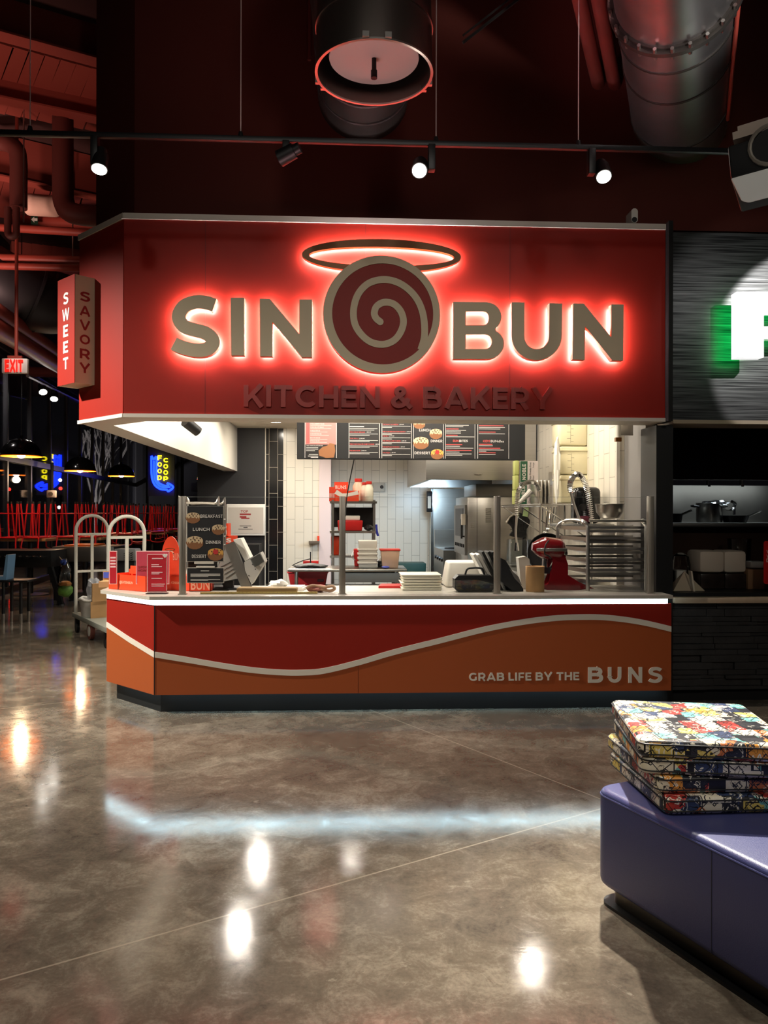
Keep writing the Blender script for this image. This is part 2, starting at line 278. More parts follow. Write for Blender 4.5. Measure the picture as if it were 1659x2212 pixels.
# ------------------------------------------------------------------ floor
def floor_mat():
    m = bpy.data.materials.new('polished_concrete'); m.use_nodes = True; nt = m.node_tree; b = nt.nodes['Principled BSDF']; L = nt.links.new; N = nt.nodes.new
    tc = N('ShaderNodeTexCoord'); P = tc.outputs['Object']
    def noise(s, d, rough=.6, dist=0.0):
        n = N('ShaderNodeTexNoise'); n.inputs['Scale'].default_value = s; n.inputs['Detail'].default_value = d; n.inputs['Roughness'].default_value = rough; n.inputs['Distortion'].default_value = dist; L(P, n.inputs['Vector']); return n.outputs[0]
    def mth(op, a, c, d=None):
        n = N('ShaderNodeMath'); n.operation = op
        for i, v in enumerate((a, c, d)):
            if v is None: continue
            if isinstance(v, (int, float)): n.inputs[i].default_value = v
            else: L(v, n.inputs[i])
        return n.outputs[0]
    a = noise(1.1, 8, .65, .6); c = noise(7, 8, .7, .8); d = noise(60, 3, .7)
    s = mth('ADD', mth('MULTIPLY', a, .5), mth('ADD', mth('MULTIPLY', c, .35), mth('MULTIPLY', d, .15)))
    r = N('ShaderNodeValToRGB'); L(s, r.inputs[0]); e = r.color_ramp.elements
    e[0].position = .36; e[0].color = lin((72, 64, 56)); e[1].position = .66; e[1].color = lin((156, 145, 128))
    x = r.color_ramp.elements.new(.5); x.color = lin((106, 96, 83))
    # pale scuffs
    sc = N('ShaderNodeMapRange'); sc.inputs[1].default_value = .62; sc.inputs[2].default_value = .74; L(noise(4.5, 10, .75, 1.5), sc.inputs[0])
    mx = N('ShaderNodeMixRGB'); mx.inputs[2].default_value = lin((178, 168, 150)); L(mth('MULTIPLY', sc.outputs[0], .6), mx.inputs[0]); L(r.outputs[0], mx.inputs[1]); col = mx.outputs[0]
    sp = N('ShaderNodeSeparateXYZ'); L(P, sp.inputs[0]); tot = None
    for (q0, q1) in (((0, 2117), (1280, 1752)), ((830, 1545), (1277, 1718)), ((0, 1531), (225, 1508))):
        A = PG(*q0); B = PG(*q1); t = (B-A).normalized(); nx, ny = -t.y, t.x; k = nx*A.x+ny*A.y
        dist = mth('ABSOLUTE', mth('SUBTRACT', mth('ADD', mth('MULTIPLY', sp.outputs[0], nx), mth('MULTIPLY', sp.outputs[1], ny)), k), 0)
        w = mth('LESS_THAN', dist, .0045); tot = w if tot is None else mth('MAXIMUM', tot, w)
    m2 = N('ShaderNodeMixRGB'); m2.inputs[2].default_value = lin((176, 164, 144)); L(mth('MULTIPLY', tot, .55), m2.inputs[0]); L(col, m2.inputs[1]); L(m2.outputs[0], b.inputs['Base Color'])
    rr = N('ShaderNodeMapRange'); rr.inputs[1].default_value = .3; rr.inputs[2].default_value = .7; rr.inputs[3].default_value = .07; rr.inputs[4].default_value = .15; L(c, rr.inputs[0]); L(rr.outputs[0], b.inputs['Roughness'])
    bp = N('ShaderNodeBump'); bp.inputs['Strength'].default_value = .03; bp.inputs['Distance'].default_value = .01; L(c, bp.inputs['Height']); L(bp.outputs[0], b.inputs['Normal'])
    b.inputs['Specular IOR Level'].default_value = .6; return m
struct('floor', MB().box(-26, 12, -6, 34, -.2, 0), floor_mat())
# ------------------------------------------------------------------ upper walls and ceiling
FY = 6.05; S0 = (-1.737, FY); S1 = (-2.245, 6.553); SRX = PQ(1437, 700, FY).x
zt = PQ(700, 482, FY).z; zb = PQ(700, 897, FY).z; ztt = PQ(700, 477, FY).z-.0; soff = PQ(700, 905, FY).z
ztt = zt+.045
A = lambda d: [(S0[0]+d*.414, FY+d), (S1[0]+d, S1[1]+d*.414)]
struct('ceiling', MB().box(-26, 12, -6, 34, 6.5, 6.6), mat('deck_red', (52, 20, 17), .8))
w = MB(); i, o = A(.12), None
w.plan([(i[0][0], i[0][1]), (12, FY+.12), (12, FY+.3), (-1.5, FY+.3), (-1.9, FY+.7), (-1.9, 14.3), (i[1][0], 14.3), i[1]], ztt, 6.5)
struct('wall_bulkhead', w, dred)
w = MB(); i = A(.03)
w.plan([i[0], (SRX, FY+.03), (SRX, FY+.26), (-1.63, FY+.26), (-1.985, 6.64), (-1.985, 14.0), (S1[0]+.02, 14.0), i[1]], soff, ztt-.002)
struct('wall_header', w, offwhite)
# ------------------------------------------------------------------ sign board
SB = thing('sign_board', 'wide red sign board over the counter with backlit letters and swirl bun emblem', 'sign', (.4, FY, soff))
MC1, L1 = frame_M(S1, S0)
MB().box(S0[0]+.004, SRX, FY, FY+.028, zb, zt).build('front_panel', red, SB)
MB().box(0, L1-.004, 0, .028, zb, zt, M=MC1).build('chamfer_panel', red, SB)
MB().box(S0[0]+.002, SRX, FY-.012, FY+.06, zt, ztt).box(-.006, L1+.004, -.012, .06, zt, ztt, M=MC1).build('top_trim', offwhite, SB)
MB().box(S0[0]+.002, SRX, FY-.012, FY+.028, soff, zb).box(-.006, L1+.004, -.012, .028, soff, zb, M=MC1).build('bottom_trim', offwhite, SB)
for px in (443, 789, 1101): x = PQ(px, 850, FY).x; MB().box(x-.001, x+.001, FY-.0006, FY+.001, zb, zt).build('panel_seam', mat('seam', (60, 12, 10), .6), SB)
YB = FY-.038; YF = FY-.10      # back and face of the channel letters
def crop3(pts): return [tuple(PQ(350+x/2.7197, 480+y/2.7197, YF).xz) for x, y in pts]
def crop4(pts): return [tuple(PQ(850+x/2.7197, 480+y/2.7197, YF).xz) for x, y in pts]
k3 = YF/F/2.7197
Spts = [(307, 487), (268, 474), (220, 467), (175, 473), (128, 495), (99, 540), (103, 580), (133, 613), (190, 632), (250, 648), (288, 675), (299, 705), (287, 728), (255, 747), (205, 752), (150, 743), (100, 727), (68, 711)]
Sg = [ribbon(crop3([tuple(p) for p in smooth_path(Spts, 5)]), 79*k3)]
Ig = [crop3([(402, 443), (483, 443), (483, 782), (405, 782)])]
N1 = [crop3([(573, 449), (634, 450), (806, 655), (806, 453), (881, 453), (881, 792), (821, 792), (648, 585), (648, 787), (575, 787)])]
def arc(cx, cy, r, a0, a1, n=10, ry=None): return [(cx+r*math.cos(R(a0+(a1-a0)*i/n)), cy+(ry or r)*math.sin(R(a0+(a1-a0)*i/n))) for i in range(n+1)]
Bo = [(351, 467), (540, 469)]+arc(545, 556, 90, -85, 52, 10, 86)+arc(548, 714, 103, -58, 88, 12, 90)+[(351, 803)]
Bh1 = [(425, 524)]+arc(530, 564, 31, -90, 90, 8, 40)+[(425, 604)]
Bh2 = [(425, 660)]+arc(540, 702, 38, -90, 90, 8, 42)+[(425, 744)]
Bg = [crop4(Bo), crop4(Bh1), crop4(Bh2)]
Uo = [(695, 470), (770, 471)]+[(770, 672)]+arc(842, 672, 72, 180, 0, 12, -73)[0:0]+[(842+72*math.cos(R(180-a)), 672+73*math.sin(R(a))) for a in range(0, 181, 15)]+[(916, 475), (992, 477), (990, 668)]+[(842+148*math.cos(R(a)), 668+142*math.sin(R(a))) for a in range(0, 181, 12)]
Ug = [crop4(Uo)]
N2 = [crop4([(1056, 476), (1118, 477), (1280, 676), (1280, 482), (1353, 483), (1350, 812), (1285, 811), (1126, 612), (1125, 808), (1052, 806)])]
def letter(polys, nm='channel_letter'):
    o = MB().poly(polys, YF, YB).build(nm, [taupe], SB)
    MB().poly(polys, YB, YB+.012, off=-.008).build('led_backing', haloled, o)
    return o
for gl in (Sg, Ig, N1, Bg, Ug, N2): letter(gl)
ec = PQ(350+1291/2.7197, 480+542/2.7197, YF); er = 345*k3
em = MB().poly([circ(ec.x, ec.z, er, n=72)], YF, YB).build('emblem_disc', red, SB)
MB().poly([circ(ec.x, ec.z, er-.012, n=64)], YB, YB+.012).build('led_backing', haloled, em)
MB().poly([circ(ec.x, ec.z, er, n=72), circ(ec.x+.008, ec.z+.003, er-48*k3, n=72)], YF-.008, YF).build('emblem_rim', taupe, em)
sw = [(1281, 586), (1258, 566), (1247, 535), (1262, 495), (1305, 472), (1360, 482), (1402, 525), (1418, 585), (1402, 645), (1363, 695), (1300, 719), (1228, 706), (1170, 660), (1132, 595), (1126, 510), (1152, 425), (1210, 363), (1290, 339), (1370, 350), (1440, 390), (1495, 450), (1527, 520), (1541, 600), (1540, 680), (1520, 750), (1480, 800)]
sw = [tuple(p) for p in smooth_path(sw[:-1], 6)]; nw = len(sw)
MB().poly([ribbon(crop3(sw), [40*k3 for i in range(nw)]), circ(*PQ(350+1281/2.7197, 480+586/2.7197, YF).xz, 20*k3, n=16)][:1], YF-.0095, YF).poly([circ(*PQ(350+1281/2.7197, 480+586/2.7197, YF).xz, 20.5*k3, n=20)], YF-.009, YF).build('emblem_swirl', taupe, em)
hc = PQ(825, 552, YF+.02); kh = (YF+.02)/F
hp = [circ(hc.x, hc.z, 172.5*kh, 36*kh, 80), circ(hc.x, hc.z-1.5*kh, 157*kh, 20.5*kh, 80)]
ho = MB().poly(hp, YF+.022, YB).build('halo_ring', gold, SB)
MB().poly([circ(hc.x, hc.z, 169*kh, 33*kh, 80), circ(hc.x, hc.z-1.5*kh, 160*kh, 23.5*kh, 80)], YB, YB+.012).build('led_backing', haloled, ho)
a = PQ(527, 879, FY); b = PQ(1193, 833, FY)
caps(MB(), 'KITCHEN & BAKERY', a.x, b.x, a.z, PQ(527, 832, FY).z, FY, .019, .2).build('raised_lettering', mat('raised_red', (146, 35, 24), .35, spec=.4), SB)
# projecting box sign on the chamfer
ax = PL(197, 700, S1, Vector((.7071, .7071, 0))); u = (ax.xy-Vector(S1)).length
nd = Vector((-.7071, -.7071)); c0 = Vector(S1)+Vector((.7071, -.7071))*.262; bz0 = PW(195, 829, 6.2).z; bz1 = PW(195, 597, 6.2).z
BX = thing('projecting_sign_box', 'upright box sign reading SWEET and SAVORY fixed to the angled end of the red fascia', 'sign', (c0.x, c0.y, bz0))
MX = Matrix.Translation((S1[0], S1[1], 0)) @ Matrix.Rotation(R(-45), 4, 'Z')
bx0, bx1, bd = -.03, .265, .165
MB().box(bx0, bx1, -bd, 0, bz0, bz1, M=MX).build('box_body', taupe, BX)
MB().box(bx0-.001, bx1+.001, -bd-.004, -bd, bz0-.001, bz1+.001, M=MX).build('red_face', red, BX, label='glossy red face reading SWEET')
t = MB(); n = 5; hh = (bz1-bz0)
for k, ch in enumerate('SWEET'):
    zc = bz1-hh*(.155+.152*k+.04); caps(t, ch, (bx0+bx1)/2-(.06 if ch == 'W' else .043), (bx0+bx1)/2+(.06 if ch == 'W' else .043), zc-hh*.055, zc+hh*.055, -bd-.004, .002, .2, M=MX)
t.build('lettering', txt, BX)
t = MB(); MS = MX @ Matrix.Translation((bx1, -bd, 0)) @ Matrix.Rotation(R(90), 4, 'Z')
for k, ch in enumerate('SAVORY'):
    zc = bz1-hh*(.15+.133*k+.04); caps(t, ch, .04, .125, zc-hh*.045, zc+hh*.045, 0, .002, .19, M=MS)
t.build('lettering', txtred, BX)
# ------------------------------------------------------------------ kitchen shell
wtile = tilemat('white_tile', (228, 220, 204), (176, 168, 152), .47, .157, 'X', .28); wtiley = tilemat('white_tile_side', (228, 220, 204), (176, 168, 152), .47, .157, 'Y', .28)
btile = tilemat('black_tile', (22, 22, 23), (170, 160, 145), .47, .157, 'X', .15)
BY = 14.0
xk = lambda px: PQ(px, 1000, BY).x
struct('ceiling_kitchen', MB().box(-1.985, 2.5, FY+.26, 15.2, 3.06, 3.12), mat('ceiling_tile', (214, 204, 186), .8, var=.02))
w = MB(); w.box(xk(475)-.4, xk(573), BY, BY+.2, 0, 3.06); struct('wall_back_black', w, charcoal)
struct('trim_1', MB().box(xk(572.5), xk(574.5), BY-.012, BY+.01, 0, 3.06), offwhite)
struct('wall_back_black_tile', MB().box(xk(574.5), xk(612), BY-.005, BY+.2, 0, 3.06), btile)
struct('wall_back_white_tile', MB().box(xk(612), xk(690), BY-.005, BY+.2, 0, 3.06), wtile)
struct('trim_2', MB().box(xk(689.5), xk(715), BY-.03, BY+1.2, 0, 3.06), mat('corner_guard', (226, 206, 204), .4))
struct('wall_back_recess', MB().box(xk(711), 2.6, 14.9, 15.1, 0, 3.06), wtile)
struct('wall_side_tile', MB().box(2.5, 2.62, 6.95, 15.1, 0, 3.06), wtiley)
struct('wall_side_grey', MB().box(2.545, 2.62, FY+.4, 6.95, 0, 3.06), mat('grey_panel', (128, 124, 120), .5))
struct('trim_3', MB().box(2.47, 2.5, 6.94, 6.97, 0, 3.06), offwhite)
pxl = PQ(1401, 1000, 6.28).x; pxr = PQ(1451, 1000, 6.1).x
struct('wall_pillar', MB().box(pxl, pxr+.02, 6.12, 6.45, 0, soff-.02), black)
struct('trim_4', MB().box(SRX+.003, PQ(1447, 700, FY).x, FY-.06, FY+.12, soff, ztt+.01), blackm)
# ------------------------------------------------------------------ counter
CY = 5.93; C0 = (-1.464, CY); C1 = (-1.975, 6.43); CRX = PQ(1450, 1400, CY).x
nC = Vector((.7071, .7071, 0)); MC2, L2 = frame_M(C1, C0); L2 = (Vector(C0)-Vector(C1)).length
zp = .83; z0 = PQ(500, 1500, CY).z
CT = thing('service_counter', 'long counter front in red and orange split by a pale wave with a slogan', 'counter', (.5, CY, 0))
wave = [(336, 1414), (421, 1428), (480, 1438), (542, 1447), (600, 1452), (650, 1453), (700, 1449), (775, 1431), (850, 1409), (950, 1384), (1040, 1361), (1121, 1345), (1190, 1336), (1249, 1333), (1310, 1334), (1380, 1343), (1451, 1359)]
wv = [PQ(p[0], p[1], CY).xz for p in smooth_path(wave, 5)]; wv[0].x = C0[0]+.004; wv[-1].x = CRX; th = 6.2*CY/F
up = [(p.x, p.y+th) for p in wv]; dn = [(p.x, p.y-th) for p in wv]
MB().poly([up+[(CRX, zp), (C0[0]+.004, zp)]], CY, CY+.02).build('upper_panel', red, CT)
MB().poly([dn+[(CRX, z0), (C0[0]+.004, z0)]], CY, CY+.02).build('lower_panel', orange, CT)
MB().poly([up+dn[::-1]], CY-.004, CY+.016).build('wave_band', offwhite, CT)
cwl = PL(222, 1347, C1, nC).z; cwr = wv[0].y
MB().poly([[(0, cwl+th), (L2*.5, (cwl+cwr)/2+th-.006), (L2, cwr+th), (L2, zp), (0, zp)]], 0, .02, M=MC2).build('upper_panel', red, CT)
MB().poly([[(0, cwl-th), (L2*.5, (cwl+cwr)/2-th-.006), (L2, cwr-th), (L2, z0), (0, z0)]], 0, .02, M=MC2).build('lower_panel', orange, CT)
MB().poly([[(0, cwl+th), (L2*.5, (cwl+cwr)/2+th-.006), (L2, cwr+th), (L2, cwr-th), (L2*.5, (cwl+cwr)/2-th-.006), (0, cwl-th)]], -.004, .016, M=MC2).build('wave_band', offwhite, CT)
MB().box(PQ(773.5, 1450, CY).x-.001, PQ(773.5, 1450, CY).x+.001, CY-.0006, CY+.002, z0, wv[36].y-th).build('panel_seam', mat('seam', (60, 12, 10), .6), CT)
MB().box(C0[0]-.003, C0[0]+.004, CY-.002, CY+.02, z0, zp).build('corner_joint', blackm, CT)
def cbox(m_, d, x1, za, zb_, yb=6.7):   # counter plan inset by d behind the panels
    m_.plan([(C0[0]+d*.414, CY+d), (x1, CY+d), (x1, yb), (-1.2, yb), (-1.38, 6.9), (-1.38, 8.6), (C1[0]+d, 8.6), (C1[0]+d, C1[1]+d*.414)], za, zb_); return m_
cbox(MB(), .06, CRX-.01, z0, zp).build('carcass', charcoal, CT)
cbox(MB(), .075, CRX, 0, z0).build('plinth', mat('plinth_black', (15, 15, 15), .5), CT)
MB().box(C0[0]+.05, CRX-.05, CY+.024, CY+.05, z0+.02, z0+.03).box(.05, L2-.02, .024, .05, z0+.02, z0+.03, M=MC2).build('toe_light', mat('toe_led', (255, 255, 255), .5, emit=(170, 226, 255), es=11.0), CT)
t = MB(); k = lambda x, y: PQ(x, y, CY)
caps(t, 'GRAB LIFE BY THE', k(1013, 1472).x, k(1251, 1472).x, k(1013, 1471).z, k(1013, 1453.5).z, CY, .003, .2, .15); t.build('slogan_lettering', offwhite, CT)
for ch, a, b in (('B', 1270, 1302), ('U', 1313, 1342), ('N', 1357, 1387), ('S', 1400, 1430)): caps(MB(), ch, k(a, 1475).x, k(b, 1475).x, k(a, 1475).z, k(a, 1441).z, CY, .003, .21).build('slogan_letter', offwhite, CT)
WT = thing('counter_worktop', 'pale grey worktop running along the counter with a bright light strip under its edge', 'worktop', (.5, 6.3, .83))
w = MB(); w.plan([(C0[0]-.03, CY-.03), (CRX+.0, CY-.03), (CRX, 6.75), (-1.15, 6.75), (-1.34, 6.95), (-1.34, 8.6), (C1[0]-.045, 8.6), (C1[0]-.045, C1[1]-.02)], .872, .9); w.build('top', topmat, WT)
MB().plan([(C0[0], CY+.0), (CRX-.03, CY+.0), (CRX-.03, CY+.04), (C0[0]+.02, CY+.04), (C1[0]+.03, C1[1]+.03), (C1[0], C1[1])], .832, .871).build('light_strip', led, WT)
# ------------------------------------------------------------------ track, heads, cables
TY = 4.9; ta = PQ(-60, 285.5, TY); tb = PQ(1660, 329.5, TY)
TR = thing('lighting_track', 'long black lighting track hung on thin cables before the dark red wall', 'lighting track', (0, TY, ta.z))
mz = lambda x: ta.z+(tb.z-ta.z)*(x-ta.x)/(tb.x-ta.x)
MB().box(ta.x, tb.x, TY-.017, TY+.017, ta.z-.016, ta.z+.016, bev=.003, M=Matrix.Translation((ta.x, TY, ta.z)) @ Matrix.Rotation(-math.atan2(tb.z-ta.z, tb.x-ta.x), 4, 'Y') @ Matrix.Translation((-ta.x, -TY, -ta.z))).build('rail', black, TR)
for px in (65, 520, 942, 1249.5):
    x = PQ(px, 290, TY).x; z = mz(x); MB().cyl((x, TY, z+.016), (x, TY, 6.5), .0035, n=6).build('cable', mat('cable_steel', (206, 186, 180), .5), TR); MB().cyl((x, TY, z+.01), (x, TY, z+.045), .02, .012, n=10).build('cable_clamp', black, TR)
def head(px, py, aim, lit, label, name='track_spotlight', Y=TY, s=1.0, dx=.09):
    p = PQ(px, py, Y); zt_ = mz(p.x) if Y == TY else p.z+.12
    t = thing(name, label, 'spotlight', (p.x, Y, zt_), 0, 'track spotlights' if Y == TY else 'far spotlights')
    bx_ = p.x-dx*s; MB().box(bx_-.022*s, bx_+.022*s, Y-.03*s, Y+.03*s, p.z-.02*s, zt_-.01, bev=.004*s).build('driver_box', black, t)
    d = (Vector(aim)-p).normalized()
    MB().cyl(p-d*.06*s, p+d*.05*s, .048*s, .052*s, n=20).cyl(p-d*.1*s, p-d*.06*s, .035*s, n=16).cyl((bx_, Y, p.z), p-d*.02*s, .012*s, n=8).build('lamp_barrel', black, t)
    MB().cyl(p+d*.05*s, p+d*.053*s, .045*s, n=20).build('lens', bulb if lit else darkmetal, t)
    return p, d
for px, py, aim, lit, lab, dx in ((216, 352, (-1.5, 3.6, 0), 1, 'lit spotlight above the angled end of the fascia', .03), (618, 335, (-2.6, 5.6, 2.9), 0, 'unlit spotlight turned away, second along the black track', -.0),
        (907, 362, (-.2, 1.2, 0), 1, 'brightest lit spotlight hanging before the middle of the wall', -.075), (1302, 372, (1.5, 2.6, .3), 1, 'lit spotlight on the track nearest the large steel duct', .075)):
    p, d = head(px, py, aim, lit, lab, dx=dx)
    if lit: lamp('SPOT', 'track_spot_beam', p+d*.07, (120, 0, 220, 1450)[(216, 618, 907, 1302).index(px)], WARM, aim, .04, (70, 0, 75, 48)[(216, 618, 907, 1302).index(px)], .7)
# ------------------------------------------------------------------ helpers for things standing on levels
WZ = .901
def XX(px, Y): return PQ(px, 1105, Y).x
def ZZ(py, Y, px=830): return PQ(px, py, Y).z
def prect(mb, x0, y0, x1, y1, Y, d, bev=0.0, mi=0, zb=None):
    mb.box(XX(x0, Y), XX(x1, Y), Y, Y+d, ZZ(y1, Y, x0) if zb is None else zb, ZZ(y0, Y, x0), bev=bev, mi=mi); return mb
def at(px, Y, z): return (XX(px, Y), Y, z)
# ------------------------------------------------------------------ sneeze guard
SG = thing('sneeze_guard', 'clear glass sneeze guard held by four grey posts on the worktop', 'sneeze guard', (.5, 6.03, WZ))
gy = 6.03; posts = ((387, 400), (733, 746.5), (1068.5, 1081.5), (1401, 1413))
for a, b in posts:
    x0, x1 = XX(a, gy), XX(b, gy); zt_ = ZZ(1072, gy, a)
    MB().box(x0, x1, gy, gy+.045, WZ, zt_, bev=.003).box(x0+.016, x0+.02, gy-.002, gy+.01, WZ, zt_).box(x0-.008, x1+.008, gy-.008, gy+.053, WZ, WZ+.006).build('post', grey, SG)
for (a, b), (c, d) in zip(posts, posts[1:]):
    MB().box(XX(b, gy)-.004, XX(c, gy)+.004, gy+.016, gy+.024, WZ+.012, ZZ(1073.5, gy, b)).build('glass_pane', clear, SG)
    MB().box(XX(b, gy)-.004, XX(c, gy)+.004, gy+.0165, gy+.0235, ZZ(1073.5, gy, b), ZZ(1073, gy, b)).build('glass_edge_highlight', mat('highlight_pale', (150, 154, 146), .3), SG)  # pale strip paints the highlight along the pane's top edge
# ------------------------------------------------------------------ printed posters on the glass
def bun(mb, cx, cz, s, y, M=None, kind=0):    # flat printed picture of an iced bun
    pol = lambda *a: [(cx+s*p[0], cz+s*p[1]) for p in a]
    mb.poly([[(cx+s*math.cos(t/14*6.283)*(1+.05*(t % 2)), cz+s*.78*math.sin(t/14*6.283)) for t in range(14)]], y-.0006, y, mi=1, M=M)
    mb.poly([[(cx+s*.95*math.cos(t/48*6.283), cz+s*.3+s*(.5*math.sin(t/48*6.283) if t < 24 else -.12-.22*abs(math.sin(t*.75))*(1+.5*math.sin(t*1.9)))) for t in range(48)]], y-.001, y-.0006, mi=2 if kind != 2 else 4, M=M)
    for q in range(9):
        a, r = q*2.4, s*.22*math.sqrt(q); mb.poly([circ(cx+r*math.cos(a)*1.1, cz+s*.42+r*.5*math.sin(a), s*.09, n=6)], y-.0014, y-.001, mi=3, M=M)
    if kind == 2: mb.poly([circ(cx, cz+s*.35, s*.33, n=14)], y-.002, y-.0014, mi=5, M=M)
BUNM = [mat('poster_black', (24, 23, 24), .5), mat('print_bun', (132, 84, 46), .6), mat('print_icing', (206, 180, 140), .6), mat('print_choc', (74, 42, 26), .6), mat('print_custard', (214, 158, 70), .6), mat('print_berry', (190, 40, 40), .6)]
p = thing('menu_poster', 'black poster reading BREAKFAST LUNCH DINNER DESSERT with pictures of iced buns', 'poster', at(443, 6.02, 1.1))
Y = 6.02; MB().box(XX(403, Y), XX(483.5, Y), Y, Y+.004, ZZ(1213.5, Y, 403), ZZ(1093, Y, 403)).build('backing', offwhite, p)
m_ = MB(); m_.box(XX(404.5, Y), XX(482, Y), Y-.001, Y, ZZ(1212, Y), ZZ(1094.5, Y))
for x, y, s, kd in ((417, 1120, 15, 0), (472, 1145, 14, 1), (421, 1173, 18, 0), (466, 1198, 17, 2)): bun(m_, XX(x, Y), ZZ(y, Y), px2m(s, Y), Y-.001, kind=kd)
m_.build('printed_face', BUNM, p)
t = MB()
for s, x0, x1, yc in (('BREAKFAST', 433, 481, 1116), ('LUNCH', 417, 453, 1144), ('DINNER', 445, 477, 1171.5), ('DESSERT', 415, 446, 1201.5)): caps(t, s, XX(x0, Y), XX(x1, Y), ZZ(yc+3.4, Y), ZZ(yc-3.4, Y), Y-.001, .0015, .15, .2)
t.build('lettering', txt, p)
MB().box(XX(420, Y), XX(462, Y), Y-.004, Y+.006, ZZ(1218, Y), ZZ(1213, Y)).box(XX(424, Y), XX(464, Y), Y-.004, Y+.006, ZZ(1226, Y), ZZ(1222.5, Y)).build('holder_clip', offwhite, p)
p = thing('notice_sign', 'small black notice with tiny white print below the bun poster', 'sign', at(443, 6.02, 1.0))
MB().box(XX(403.5, Y), XX(484.5, Y), Y, Y+.004, ZZ(1259, Y), ZZ(1225.5, Y)).build('backing', offwhite, p)
m_ = MB(); m_.box(XX(405, Y), XX(483, Y), Y-.001, Y, ZZ(1257.5, Y), ZZ(1227, Y)); m_.build('printed_face', BUNM[0], p)
t = MB(); t.rules(XX(434, Y), XX(452, Y), ZZ(1232, Y), .005, Y-.001); t.rules(XX(412, Y), XX(476, Y), ZZ(1239, Y), .003, Y-.001, 4, .0065); t.rules(XX(412, Y), XX(476, Y), ZZ(1251, Y), .003, Y-.001, 2, .0065); t.build('lettering', txt, p)
# ------------------------------------------------------------------ chamfer end of the worktop: boxes and cards
def obox(name, lab, x, y, w, d, h, rz, words_, open_=True, lid=False, mark=None):
    o = thing(name, lab, 'box', (x, y, WZ), rz, 'orange bakery boxes'); M = Matrix.Translation((x, y, WZ)) @ Matrix.Rotation(rz, 4, 'Z')
    b = MB(); t = .004; b.box(-w/2, w/2, -d/2, d/2, 0, t, M=M); b.box(-w/2, w/2, -d/2, -d/2+t, 0, h, M=M); b.box(-w/2, w/2, d/2-t, d/2, 0, h, M=M); b.box(-w/2, -w/2+t, -d/2, d/2, 0, h, M=M); b.box(w/2-t, w/2, -d/2, d/2, 0, h, M=M)
    if not open_: b.box(-w/2, w/2, -d/2, d/2, h-t, h, M=M)
    b.build('carton', ored, o)
    if lid: MB().box(-w/2, w/2, d/2, d/2+.003, h, h+.055, M=M).box(-w/2+.02, w/2-.03, d/2-.03, d/2-.027, h-.01, h+.03, M=M).build('flap', ored, o)
    t_ = MB()
    for s, u0, u1, v0, v1 in words_: t_.text(s, -w/2+u0*w, -w/2+u1*w, v0*h, v1*h, -d/2, .001, .012, M=M)
    if words_: t_.build('lettering', mat('print_peach', (238, 170, 140), .6), o)
    return o, M
a = PG(238, 1273, .9); b = PG(318, 1280, .9)
ang = math.atan2(b.y-a.y, b.x-a.x)
obox('bakery_box', 'open orange box marked @EATSINBUN on the angled end of the worktop', (a.x+b.x)/2+.04, (a.y+b.y)/2+.13, (b-a).length, .22, .125, ang, [('@EATSINBUN', .3, .66, .38, .6)], True, True)
o2, M2 = obox('bakery_box', 'orange box beside the first glass post, marked BUN at its corner', *PG(398, 1278, .9).xy+Vector((-.02, .16)), .24, .2, .12, ang*.6, [('@EATSINBUN', .08, .5, .4, .62)], False)
obox('bakery_box', 'orange box with large BUN print between the glass post and register', *PG(430, 1279, .9).xy+Vector((0, .12)), .17, .16, .11, 0, [('BUN', .08, .95, .12, .85)], False)
def card(name, lab, x0, y0, x1, y1, Y, col, lines, foot=True, tilt=0):
    o = thing(name, lab, 'sign', at((x0+x1)/2, Y, WZ), 0, 'small counter cards'); zb_ = ZZ(y1, Y, x0)
    MB().box(XX(x0, Y), XX(x1, Y), Y, Y+.003, zb_, ZZ(y0, Y, x0)).build('card', mat('card_edge', (236, 196, 192), .5), o)
    w = px2m(1.5, Y); MB().box(XX(x0, Y)+w, XX(x1, Y)-w, Y-.001, Y, zb_+w, ZZ(y0, Y, x0)-w).build('printed_face', col, o)
    if foot: MB().box(XX(x0, Y)-.004, XX(x1, Y)+.004, Y-.03, Y+.04, WZ, WZ+.006).build('base', clearp if foot == 2 else black, o)
    t = MB()
    for (s, u0, u1, v, hgt) in lines:
        X0 = XX(x0, Y); W_ = XX(x1, Y)-X0; Z0 = ZZ(y0, Y, x0); h_ = Z0-zb_
        if s: t.text(s, X0+u0*W_, X0+u1*W_, Z0-(v+hgt)*h_, Z0-v*h_, Y-.001, .001, .01)
        else: t.rules(X0+u0*W_, X0+u1*W_, Z0-v*h_, hgt*h_, Y-.001)
    t.build('lettering', mat('print_pink', (240, 200, 200), .6) if col is not CARDP else txtred, o); return o
CARDR = mat('card_red', (190, 40, 52), .35); CARDP = mat('card_pink', (196, 74, 90), .3)
card('counter_card', 'narrow pink and red card standing at the back of the open orange box', 236, 1190, 253, 1262, 6.42, CARDR, [('', .15, .85, .18+.09*i, .05) for i in range(4)], False)
card('counter_card', 'wide pink card reading SHOW behind the red list card', 294, 1190, 366, 1262, 6.3, CARDP, [('SHOW', .06, .36, .45, .07), ('HOW M', .06, .4, .55, .07)], False)
card('counter_card', 'red list card in a clear holder in front of the wide pink card', 318, 1197, 361, 1279, 6.1, CARDR, [('', .25, .8, .1, .03), ('', .22, .6, .27, .02), ('', .22, .75, .32, .02), ('', .22, .78, .47, .02), ('', .22, .62, .51, .02), ('', .22, .75, .63, .02), ('', .22, .9, .78, .02), ('', .22, .85, .83, .02)], 1)
